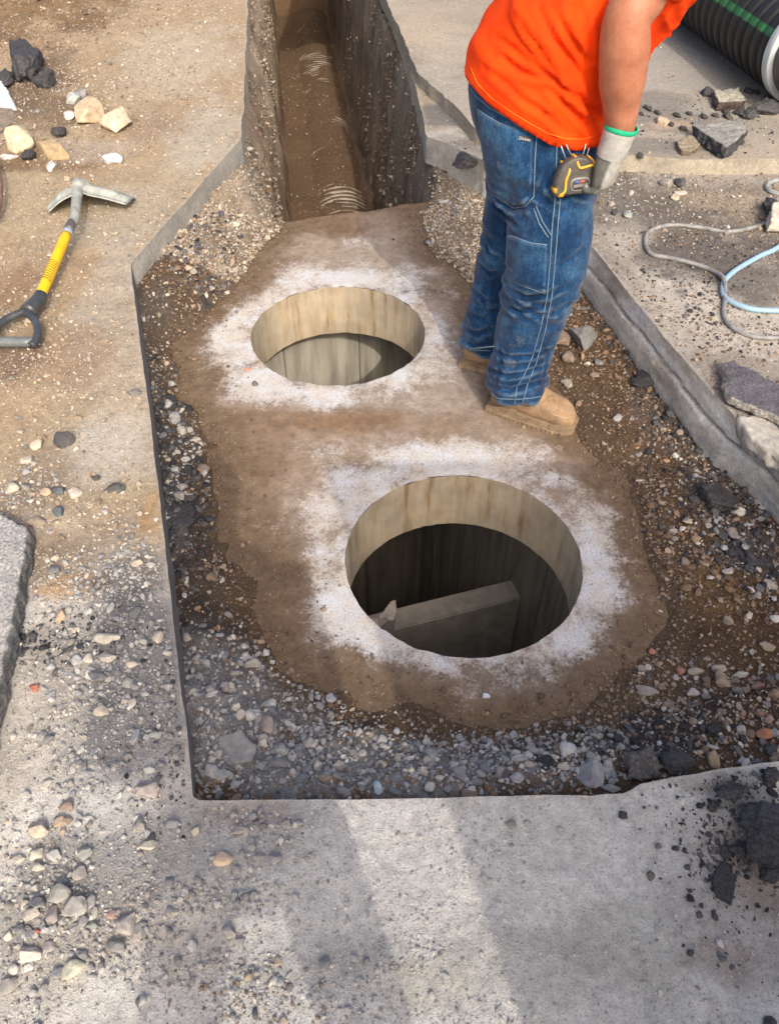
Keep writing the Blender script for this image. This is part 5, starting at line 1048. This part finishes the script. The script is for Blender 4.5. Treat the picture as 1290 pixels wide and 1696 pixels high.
# diagonal hem: lower at the front
hemz = np.interp(x, [.20, .25, .33, .42, .50, .60], [PY(778, 118, 2.25).z, PY(792, 150, 2.2).z, PY(850, 196, 2.12).z, PY(905, 230, 2.10).z, PY(965, 240, 2.10).z, PY(1005, 222, 2.12).z])
d = .016 * (folds(x, y, z, -.75, 9, 311, .3) - .3) + .012 * (folds(x, y, z, -1.0, 20, 312, .25) - .3) * sm(x, .3, .45) + .003 * fbm(x * 12, y * 12, z * 12, 313, 3) + .008
V = V + Nn * d[:, None]; put(me, V)
creases(me, mkbv(me), [([(850, 20), (872, 55), (906, 96)], 1), ([(885, 108), (925, 135), (962, 172)], 1.1), ([(925, 30), (950, 70), (985, 118)], 1), ([(905, 140), (945, 180), (990, 228)], 1.2), ([(835, 95), (865, 118), (905, 132)], .9), ([(800, 110), (840, 140), (880, 180)], .7), ([(940, 120), (962, 160), (985, 190)], .9), ([(820, 60), (850, 80), (880, 110)], .6), ([(870, 165), (905, 190), (940, 225)], .8), ([(965, 20), (975, 60), (980, 100)], .8), ([(890, 10), (915, 60), (950, 100)], .8)], .011, .007)
bm = bmesh.new(); bm.from_mesh(me); bm.verts.ensure_lookup_table(); kill = [v for v in bm.verts if v.co.z < hemz[v.index]]
hz = hemz.copy(); bmesh.ops.delete(bm, geom=kill, context='VERTS')
bd = [v for v in bm.verts if v.is_boundary]
for v in bd: v.co.z = float(np.interp(v.co.x, [.20, .25, .33, .42, .50, .60], [PY(778, 118, 2.25).z, PY(792, 150, 2.2).z, PY(850, 196, 2.12).z, PY(905, 230, 2.10).z, PY(965, 240, 2.10).z, PY(1005, 222, 2.12).z])) - .002
me2 = bpy.data.meshes.new('shirt'); bm.to_mesh(me2); bm.free()
def cloth(name, c1, c2):
    m, n, l, b = newmat(name); tc = n.new('ShaderNodeTexCoord').outputs['Object']; n1 = noise(n, l, tc, 12, 5, .6); n2 = noise(n, l, tc, 500, 2, .5)
    l.new(ramp(n, l, n1, [(.35, c2), (.62, c1)]), b.inputs['Base Color']); b.inputs['Roughness'].default_value = .85; b.inputs['Specular IOR Level'].default_value = .15
    bump(n, l, n2, .0003, b); return m
shirt = finish(me2, 'shirt', cloth('orange_cotton', (.88, .065, .003), (.76, .045, .003)))
sol = shirt.modifiers.new('thick', 'SOLIDIFY'); sol.thickness = .004; sol.offset = -1
SV = BVHTree.FromPolygons([tuple(v.co) for v in me2.vertices], [tuple(p.vertices) for p in me2.polygons])
q = []
for a, b in densify([(779, 112), (790, 140), (815, 166), (850, 190), (880, 208), (905, 222), (935, 232), (965, 233), (990, 226)]): q.append(onbody(a, b - 3, SV, .0006)[0])
adopt(pers, tube('hem_seam', q, .0012, cloth('orange_thread', (.95, .20, .03), (.8, .1, .01)), sub=1, n=6))
# body under the clothes: one continuous surface
HD = Vector((.80, 2.15, 1.40))
hs_ = []
for z_, a_, b_, o_ in ((-.115, .045, .045, .02), (-.10, .06, .055, .02), (-.07, .075, .062, .015), (-.03, .088, .07, .008), (.0, .094, .074, 0), (.04, .098, .077, -.004), (.08, .09, .07, -.008), (.11, .06, .05, -.01), (.122, .02, .02, -.012)):
    hs_.append(ring(HD + FD * (o_ + .03 - z_ * .35) + Vector((0, 0, z_)), FD * a_, LD * b_, 28))
nose = chain([HD + FD * .105 + Vector((0, 0, .0)), HD + FD * .135 + Vector((0, 0, -.03)), HD + FD * .13 + Vector((0, 0, -.045))], rfn([.008, .015, .010]))
ears = [chain([HD + LD * (s * .078) + Vector((0, 0, .02)), HD + LD * (s * .086) + Vector((0, 0, 0)), HD + LD * (s * .078) + Vector((0, 0, -.03))], rfn([.010, .016, .008]), flat=.6) for s in (-1, 1)]
lips = chain([HD + FD * .112 - LD * .025 + Vector((0, 0, -.07)), HD + FD * .125 + Vector((0, 0, -.072)), HD + FD * .112 + LD * .025 + Vector((0, 0, -.07))], .008)
fore = [WRR + Vector((0, 0, -.03)), WRR, WRR * .75 + ELR * .25, WRR * .45 + ELR * .55, WRR * .15 + ELR * .85, ELR + Vector((-.004, .0, .03)), SHR * .4 + ELR * .6, SHR]
rt_arm = chain(fore, rfn([.033, .035, .044, .056, .059, .053, .057, .064]), 24)
lf_arm = chain([WRL, WRL * .5 + ELL * .5, ELL, SHL * .5 + ELL * .5, SHL], rfn([.034, .05, .055, .058, .064]), 20)
torso = [ring(Vector((a, b, c)), Vector((e, 0, 0)), Vector((0, f, 0)), 30) for a, b, c, e, f in ((.44, 2.27, .50, .09, .12), (.43, 2.27, .66, .11, .145), (.44, 2.27, .82, .14, .155), (.50, 2.26, .98, .14, .17), (.60, 2.23, 1.14, .12, .19), (.66, 2.21, 1.22, .08, .14), (.70, 2.19, 1.27, .06, .06), (.745, 2.17, 1.32, .055, .055), (.78, 2.16, 1.36, .05, .05))]
KN = [(Vector((.46, 2.17, .50)), Vector((.47, 2.15, .27)), Vector((.40, 2.15, -.12))), (Vector((.41, 2.34, .50)), Vector((.385, 2.38, .27)), Vector((.35, 2.41, -.12)))]
legs = [chain(k, rfn([.06, .04, .035]), 18) for k in KN]
me = union([loftnp(hs_), nose, lips, rt_arm, lf_arm, loftnp(torso)] + ears + legs, .0065, 4)
V = coords(me); Nn = normals(me); V += Nn * (.0022 * fbm(V[:, 0] * 30, V[:, 1] * 30, V[:, 2] * 10, 320, 3) + .004 * fbm(V[:, 0] * 14, V[:, 1] * 14, V[:, 2] * 6, 321, 2))[:, None]
# eye sockets
for s in (-1, 1):
    e = np.array(HD + FD * .115 + LD * (s * .032) + Vector((0, 0, .005))); dd = np.linalg.norm(V - e, axis=1); V -= Nn * (.008 * np.exp(-(dd / .018) ** 2))[:, None]
put(me, V)
def skin():
    m, n, l, b = newmat('skin'); tc = n.new('ShaderNodeTexCoord').outputs['Object']; n1 = noise(n, l, tc, 14, 5, .6); n2 = noise(n, l, tc, 240, 3, .6)
    c = ramp(n, l, n1, [(.35, (.33, .125, .065)), (.65, (.46, .20, .118))]); c = mixc(n, l, 1.0, c, ramp(n, l, n2, [(.3, g(.85)), (.7, g(1.1))]), 'MULTIPLY')
    l.new(c, b.inputs['Base Color']); b.inputs['Roughness'].default_value = .5; b.inputs['Subsurface Weight'].default_value = .08; b.inputs['Subsurface Radius'].default_value = (.01, .004, .002); b.inputs['Specular IOR Level'].default_value = .35
    bump(n, l, n2, .0006, b); return m
finish(me, 'body', skin())
# hair cap, eyes
hr = [ring(HD + FD * (-.012 - z_ * .35 + .03) + Vector((0, 0, z_ + .008)), FD * (a_ + .003), LD * (b_ + .006), 28) for z_, a_, b_ in ((.035, .095, .078), (.06, .098, .079), (.09, .088, .07), (.115, .06, .05), (.128, .02, .02))]
V_, Q_, T_ = loftnp(hr); adopt(pers, mesh_np('hair', V_ + .003 * np.stack([fbm(V_[:, 0] * 60, V_[:, 1] * 60, V_[:, 2] * 60, s) for s in (1, 2, 3)], 1), [Q_, T_], pm('dark_hair', (.05, .035, .025), None, 200, .6, bmp=.002)))
# gloves: hand with palm, four fingers, thumb, cuff
MG = pm('grey_glove', (.47, .46, .43), (.30, .30, .28), 30, .8, bmp=.001, bscale=400); MGd = pm('grey_rubber_palm', (.17, .175, .16), (.10, .105, .095), 24, .6, bmp=.0008, bscale=200)
def hand(W, down, side, out, bv=1):
    """W wrist, down = towards fingers, side = along knuckles (towards thumb), out = back of hand"""
    pts = []
    palm = [ring(W + down * (t * .86) + out * o, side * a * .9, out * b, 22, 2.4) for t, a, b, o in ((-.005, .036, .032, 0), (.02, .038, .032, .0), (.045, .044, .031, .0), (.07, .047, .028, .002), (.095, .046, .025, .003), (.108, .040, .018, .002))]
    P_ = [loftnp(palm)]
    for k, L in enumerate((.072, .080, .074, .058)):
        b = W + down * .084 + side * (.030 - .0195 * k) + out * .003; r0 = .0115 - .0008 * k
        P_.append(chain([b - down * .02, b, b + down * (L * .30) - out * .008, b + down * (L * .40) - out * (.024 + .002 * k), b + down * (L * .16) - out * (.029 + .002 * k)], rfn([r0, r0 * 1.05, r0, r0 * .95, r0 * .8]), 12))
    t = W + down * .03 + side * .034 - out * .006
    P_.append(chain([W + down * .015 + side * .02, t, t + down * .028 + side * .012 - out * .012, t + down * .058 + side * .010 - out * .022, t + down * .074 + side * .002 - out * .026], rfn([.018, .016, .014, .0125, .010]), 12))
    return union(P_, .0042, 2)
dn = Vector((-.16, -.02, -1)).normalized(); sd2 = Vector((.60, .80, .0)); sd2 = (sd2 - dn * sd2.dot(dn)).normalized(); ou = dn.cross(sd2).normalized()
if ou.dot(FD) < 0: ou = -ou
Wc = WRR + dn * .048
me = hand(Wc, dn, sd2, ou); V = coords(me); Nn = normals(me); V += Nn * (.0012 * (folds(V[:, 0], V[:, 1], V[:, 2], .2, 40, 330) - .3))[:, None]; put(me, V)
cb = sm(normals(me) @ np.array(FD), .25, .5)[:, None]; add_col(me, np.array((.11, .112, .10)) * (1 - cb) + np.array((.34, .335, .31)) * cb); gl = finish(me, 'glove', stone_mat('grey_glove_knit', .8, 60, .001, .3))
cuff = []
for t, r_ in ((-.004, .0405), (.0, .043), (.01, .0425), (.02, .0405), (.03, .0415), (.04, .0395), (.05, .041), (.056, .0395), (.066, .038)):
    cuff.append(ring(WRR + dn * t + (sd2 * -.004 if t > .07 else Vector()), sd2 * (r_ * (1 if t < .07 else .92)), ou * (r_ * (.95 if t < .07 else .8)), 28))
V_, Q_, T_ = loftnp(cuff, False); o = mesh_np('cuff', V_, Q_, MG); adopt(gl, o)
V_, Q_, T_ = loftnp([ring(WRR + dn * t, sd2 * r_, ou * (r_ * .96), 28) for t, r_ in ((-.010, .0405), (-.011, .0435), (-.007, .0455), (-.002, .0455), (.001, .0435))], False); adopt(gl, mesh_np('green_band', V_, Q_, pm('green_knit', (.01, .42, .22), (.005, .3, .15), 200, .8)))
dl = Vector((.25, -.25, -.9)).normalized(); sl = Vector((-.5, -.7, .1)); sl = (sl - dl * sl.dot(dl)).normalized(); ol = dl.cross(sl)
me = hand(WRL + dl * .03, dl, sl, ol); g2 = finish(me, 'glove', MGd)
V_, Q_, T_ = loftnp([ring(WRL + dl * t, sl * r_, ol * r_, 24) for t, r_ in ((-.03, .040), (0, .040), (.03, .038), (.06, .036))], False); adopt(g2, mesh_np('cuff', V_, Q_, MG))
# boots
MBt = pm('tan_nubuck', (.43, .28, .16), (.24, .16, .10), 22, .9, bmp=.0015, bscale=90, spec=.2); MSo = pm('boot_sole', (.33, .245, .15), (.20, .14, .085), 40, .8, bmp=.001)
def boot(heel, dirv, parent_name='boot'):
    d = dirv.normalized(); s = Vector((-d.y, d.x, 0)); U = Vector((0, 0, 1))
    def wd(t): return .038 + .014 * math.sin(min(1, t * 1.35) * math.pi / 2) * 1.0 if t < .75 else .052 * math.sqrt(max(0, 1 - ((t - .75) / .27) ** 2.3)) + .002
    rows = []; L = .30
    up = []
    for k in range(22):
        t = k / 21; h = np.interp(t, [0, .08, .35, .5, .65, .8, .92, 1.0], [.145, .165, .17, .125, .098, .088, .070, .040]); wv = wd(t) * (.75 if k == 0 else 1) * .97
        c = heel + d * (t * L * .985 + .003) + U * (.026 + h / 2 - .012); wtop = np.interp(t, [0, .4, .6, 1], [.9, .8, .85, .9])
        r_ = []
        for q in range(24):
            a = q / 24 * 2 * math.pi; cx, sx = math.cos(a), math.sin(a); yy = math.copysign(abs(cx) ** .8, cx) * wv; zz = math.copysign(abs(sx) ** .75, sx) * h / 2
            if sx > 0: yy *= (1 - (1 - wtop) * sx)
            r_.append(tuple(c + s * yy + U * zz))
        up.append(np.array(r_))
    me = union([loftnp(up), chain([heel + d * .07 + U * .10, heel + d * .068 + U * .17, heel + d * .065 + U * .205], rfn([.052, .052, .054]))], .005, 3)
    V = coords(me); Nn = normals(me); rel = (V - np.array(heel)) @ np.array(d); V += Nn * (.0025 * (folds(rel, V[:, 0] * 0, V[:, 2], 1.2, 50, 340) - .3) * np.exp(-((rel - .19) / .04) ** 2))[:, None]; put(me, V)
    bt = finish(me, 'boot', MBt)
    def sole(z0, z1, gr, nm, mat, lug=0):
        rr = []
        n_ = 120; base = []
        ts = [1 - math.cos(i / 59 * math.pi) for i in range(60)]
        out = [(t / 2, wd(t / 2) + gr) for t in ts]; pts = [(t * L, w0) for t, w0 in out] + [(t * L, -w0) for t, w0 in out[::-1][1:-1]]
        pts = [((a - L / 2) * (1 + gr / .15) + L / 2, b * (1 if 0 < a < L else .6)) for a, b in pts]
        for z_, e in ((z0, -.002), (z0 + .002, 0), (z1 - .002, 0), (z1, -.002)):
            rr.append(np.array([tuple(heel + d * (L / 2 + (a - L / 2) * (1 + e / .15)) + s * (b + math.copysign(e, b)) + U * z_) for a, b in pts]))
        V_, Q_, T_ = loftnp(rr); o = mesh_np(nm, V_, [Q_, T_], mat, smooth=False); adopt(bt, o); return pts
    pts = sole(.012, .030, .004, 'welt', MSo); pts = sole(.010, .0245, .007, 'sole', MSo)
    lp = []; acc = 0
    for i in range(len(pts)):
        a, b = pts[i]; a2, b2 = pts[(i + 1) % len(pts)]; L_ = math.dist((a, b), (a2, b2)); k = max(1, int(L_ / .0024))
        for q in range(k):
            x_, y_ = a + (a2 - a) * q / k, b + (b2 - b) * q / k; acc += L_ / k
            g_ = 0 if (acc % .017) > .006 else -.004
            lp.append(((x_ - L / 2) * (1 + g_ / .15) + L / 2, y_ + math.copysign(g_, y_)))
    lp = [p for p in lp]; rr = [np.array([tuple(heel + d * a + s * b + U * z_) for a, b in lp]) for z_ in (.0, .0105)]
    V_, Q_, T_ = loftnp(rr); adopt(bt, mesh_np('tread', V_, [Q_, T_], MSo, smooth=False))
    c = heel + d * .10 + U * .018; return bt, s, d
HB = P(814, 676, SZ); HB.z = SZ + .001; TB = P(946, 714, SZ)
bt, s_, d_ = boot(HB + Vector((0, .02, 0)), TB - HB)
BB = BVHTree.FromPolygons([tuple(v.co) for v in bt.data.vertices], [tuple(p.vertices) for p in bt.data.polygons])
for e in ((886, 667), (898, 658)):
    p_, n_ = onbody(e[0], e[1], BB, .0015); rr = [p_ + (n_.cross(Vector((0, 0, 1))).normalized() * math.cos(a) + n_.cross(n_.cross(Vector((0, 0, 1)))).normalized() * math.sin(a)) * .0038 for a in [k / 12 * 2 * math.pi for k in range(13)]]
    o = tube('eyelet', rr, .0014, pm('brass', (.5, .38, .18), None, 20, .35, .8), sub=1, n=6); adopt(bt, o)
for ln in ([(905, 672), (916, 686), (936, 692), (948, 690)], [(846, 676), (866, 690), (890, 700), (915, 703)]):
    adopt(bt, tube('boot_seam', [onbody(a, b, BB, .0006)[0] for a, b in densify(ln, 4)], .0011, pm('boot_thread', (.62, .48, .30), (.4, .3, .2), 200, .8), sub=1, n=6))
adopt(bt, tube('lace', [onbody(a, b, BB, .003)[0] for a, b in ((896, 672), (905, 662), (914, 660), (920, 664))], .0022, pm('tan_lace', (.45, .30, .15), None, 200, .8), sub=4, n=8))
adopt(bt, tube('lace', [onbody(a, b, BB, .003)[0] for a, b in ((886, 667), (893, 655), (903, 652), (910, 655))], .0022, pm('tan_lace', (.45, .30, .15), None, 200, .8), sub=4, n=8))
HF = P(762, 606, SZ); HF.z = SZ + .001
boot(HF + Vector((.012, .025, 0)), Vector((1, -.30, 0)))

# ---------------------------------------------------------------- tape measure clipped at his hip
def tape():
    c, n_ = onbody(948, 281, BV, .030); z = (n_ * .8 + Vector((.1, -.8, .35))).normalized(); x = Vector((1, -.15, .13)); x = (x - z * x.dot(z)).normalized(); y = z.cross(x)
    Mx = Matrix.Translation(c) @ Matrix((x, y, z)).transposed().to_4x4()
    root = empty('tape_measure', c, 'black and yellow tape measure clipped to the jeans at the hip', 'tape measure')
    bkm = pm('tape_black', (.045, .042, .038), (.10, .095, .08), 60, .5, bmp=.0003); yel = pm('tape_yellow', (.80, .42, .02), (.65, .34, .03), 60, .45)
    S = .0575 
    out = [(-1, -.78), (-1, -.2), (-.86, .25), (-.62, .58), (-.25, .80), (.2, .84), (.62, .66), (.84, .3), (.92, -.1), (.92, -.62), (.8, -.78)]
    def prof(sc, dx=0, dy=0): return [Vector((a * S * sc + dx, b * S * sc + dy, 0)) for a, b in [(p.x, p.y) for p in smooth_path([(a, b, 0) for a, b in out + [out[0]]], 4)[:-1]]]
    def ext(sc_z, nm, mat, par=None):
        rr = [np.array([tuple(Mx @ (p + Vector((0, 0, zz)))) for p in prof(s_)]) for s_, zz in sc_z]; V_, Q_, T_ = loftnp(rr); o = mesh_np(nm, V_, [Q_, T_], mat); adopt(par or root, o); return o
    ext(((.80, -.022), (.95, -.018), (1, -.01), (1, .012), (.95, .0185), (.86, .0215), (.84, .0215)), 'case', bkm)
    def ln(pts, r, nm, mat, z_): adopt(root, tube(nm, [Mx @ Vector((a * S, b * S, z_ if len(c_) == 0 else c_[0])) for a, b, *c_ in pts], r, mat, sub=3, n=8))
    # yellow outline bands over the case
    ln([(-.62, .62, -.012), (-.42, .45, .012), (-.36, .3, .021), (-.52, -.1, .0225), (-.56, -.55, .0225), (-.8, -.72, .021)], .0034, 'yellow_trim', yel, 0)
    ln([(-.12, .86, -.008), (-.05, .78, .014), (.05, .42, .0225), (.2, .36, .0228), (.62, .42, .0225), (.80, .36, .018), (.72, .58, .012), (.55, .74, -.004)], .0034, 'yellow_trim', yel, 0)
    for a, b, w0, h0 in ((-.93, -.5, .17, .28), (-.72, -.74, .26, .1), (.80, -.64, .22, .18)):
        bm = bmesh.new(); r_ = bmesh.ops.create_cube(bm, size=1)['verts']; bmesh.ops.scale(bm, vec=(w0 * S, h0 * S, .040 if a < -.9 else .046), verts=r_); bmesh.ops.bevel(bm, geom=bm.edges[:], offset=.002, segments=2, affect='EDGES'); bmesh.ops.transform(bm, matrix=Mx @ Matrix.Translation((a * S, b * S, 0)), verts=bm.verts[:]); adopt(root, bobj('yellow_bumper', bm, yel))
    gy = pm('tape_plate', (.28, .27, .25), (.15, .14, .13), 60, .5)
    rr = [np.array([tuple(Mx @ Vector((math.copysign(abs(math.cos(a)) ** .6, math.cos(a)) * .46 * S * s_ + .14 * S, math.copysign(abs(math.sin(a)) ** .6, math.sin(a)) * .30 * S * s_ - .32 * S, zz))) for a in [k / 32 * 2 * math.pi for k in range(32)]]) for s_, zz in ((1, .020), (1, .0235), (.88, .0245))]
    V_, Q_, T_ = loftnp(rr); fp = mesh_np('face_plate', V_, [Q_, T_], gy); adopt(root, fp)
    rr = [np.array([tuple(Mx @ Vector((math.copysign(abs(math.cos(a)) ** .6, math.cos(a)) * .38 * S * s_ + .14 * S, math.copysign(abs(math.sin(a)) ** .6, math.sin(a)) * .22 * S * s_ - .32 * S, zz))) for a in [k / 32 * 2 * math.pi for k in range(32)]]) for s_, zz in ((1, .0244), (1, .0255))]
    V_, Q_, T_ = loftnp(rr); adopt(fp, mesh_np('badge', V_, [Q_, T_], bkm))
    adopt(fp, text_obj('lettering', 'DEWALT', .0095, Mx @ Vector((.14 * S, -.38 * S, .0258)), x, z, pm('grey_ink', (.5, .46, .42), None, 20, .6)))
    for k, (a, mt) in enumerate(((-.02, (.08, .12, .35)), (.22, (.55, .12, .08)))):
        bm = bmesh.new(); r_ = bmesh.ops.create_cube(bm, size=1)['verts']; bmesh.ops.scale(bm, vec=(.2 * S, .12 * S, .0006), verts=r_); bmesh.ops.transform(bm, matrix=Mx @ Matrix.Translation((a * S, -.2 * S, .0257)), verts=r_); adopt(fp, bobj('flag_mark', bm, pm('flag_ink', mt, None, 20, .6)))
    for k in range(4): ln([(.12 + .12 * k, .80, .012), (.12 + .12 * k, .6, .0195), (.14 + .11 * k, .46, .0215)], .0012, 'grip_rib', bkm, 0)
    for k in range(4): ln([(-.92 + .1 * k, .0 + .14 * k, .008), (-.82 + .08 * k, -.05 + .12 * k, .0165), (-.7 + .05 * k, -.2 + .1 * k, .0205)], .0012, 'grip_rib', bkm, 0)
    # wire loops of the hook going up under the shirt
    st = pm('clip_steel', (.55, .58, .6), None, 40, .3, .8)
    for a, b in (((935, 262), (928, 238)), ((944, 256), (936, 236)), ((960, 254), (968, 232)), ((966, 256), (975, 232))):
        p_, _ = onbody(a[0], a[1], BV, .014); q_, _ = onbody(b[0], b[1], BV, .006); adopt(root, tube('hook_wire', [p_, (p_ + q_) / 2 + Vector((0, -.004, 0)), q_], .0017, st, sub=4, n=8))
tape()

# ---------------------------------------------------------------- out of frame: a person and an added plywood shade panel behind the viewpoint; they shade the near ground
def bystander():
    root = empty('person', (.03, -.56, 0), 'person in dark work clothes standing just behind the viewpoint', 'person'); gm = pm('dark_cloth', (.06, .07, .09), None, 20, .85); sk = bpy.data.materials['skin']
    o = Vector((.05, -.56, 0))
    Z_ = lambda x, y, z: o + Vector((x, y, z))
    for_ = 0; body = union([chain([Z_(0, .02, 1.45), Z_(0, .03, 1.55), Z_(0, .06, 1.66), Z_(0, .05, 1.76)], rfn([.055, .07, .10, .06]), 20), chain([Z_(-.19, 0, 1.42), Z_(-.25, -.02, 1.16), Z_(-.20, .14, .98)], rfn([.05, .045, .03])), chain([Z_(.19, 0, 1.42), Z_(.22, -.02, 1.16), Z_(.16, .14, .98)], rfn([.05, .045, .03])), chain([Z_(0, 0, .9), Z_(0, 0, 1.2), Z_(0, 0, 1.46)], rfn([.10, .12, .07])), chain([Z_(0, .14, 1.64), Z_(0, .17, 1.62)], .014), chain([Z_(-.20, .14, .98), Z_(-.19, .17, .90)], .03), chain([Z_(.16, .14, .98), Z_(.15, .17, .90)], .03)], .012, 2)
    for p in body.polygons: p.use_smooth = True
    body.materials.append(sk); b = bpy.data.objects.new('body', body); COL.objects.link(b); adopt(root, b)
    jk = union([loftnp([ring(Z_(0, 0, z), Vector((a, 0, 0)), Vector((0, b_, 0)), 24) for z, a, b_ in ((.97, .17, .12), (1.03, .175, .125), (1.2, .19, .13), (1.38, .21, .12), (1.46, .15, .09), (1.49, .07, .06))]), chain([Z_(-.19, 0, 1.42), Z_(-.25, -.02, 1.16), Z_(-.21, .10, 1.02)], rfn([.07, .06, .045])), chain([Z_(.19, 0, 1.42), Z_(.22, -.02, 1.16), Z_(.17, .10, 1.02)], rfn([.07, .06, .045]))], .012, 2)
    for p in jk.polygons: p.use_smooth = True
    jk.materials.append(gm); b = bpy.data.objects.new('jacket', jk); COL.objects.link(b); adopt(root, b)
    tr = union([chain([Z_(0, 0, 1.02), Z_(0, 0, .98)], .12, 20), chain([Z_(-.10, 0, .96), Z_(-.22, .02, .5), Z_(-.32, 0, .06)], rfn([.085, .065, .055])), chain([Z_(.10, 0, .96), Z_(.16, .02, .5), Z_(.18, 0, .06)], rfn([.085, .07, .055])), chain([Z_(-.32, -.05, .05), Z_(-.34, .17, .04)], .045, 16, .8), chain([Z_(.18, -.05, .05), Z_(.20, .17, .04)], .045, 16, .8)], .012, 2)
    for p in tr.polygons: p.use_smooth = True
    tr.materials.append(gm); b = bpy.data.objects.new('trousers', tr); COL.objects.link(b); adopt(root, b)
bystander()
def shade_panel():  # unseen board added only to cast shade over the right foreground and nearer opening
    root = empty('added_shade_panel', (2.0, -.80, 0), 'tall plywood panel added out of view to shade the near ground', 'shade_panel'); wd = pm('plywood', (.55, .42, .28), (.45, .33, .2), 8, .8, stretch=(1, 1, .2))
    adopt(root, wbox('panel', (.515, -.80, 1.03), (1.95, -.80, 1.03), .02, 1.95, wd, bev=.002))
    for x in (.8, 1.7): adopt(root, wbox('brace', (x, -1.4, .03), (x, -.83, 1.5), .05, .05, wd, bev=.003))
shade_panel()
bpy.context.view_layer.update()
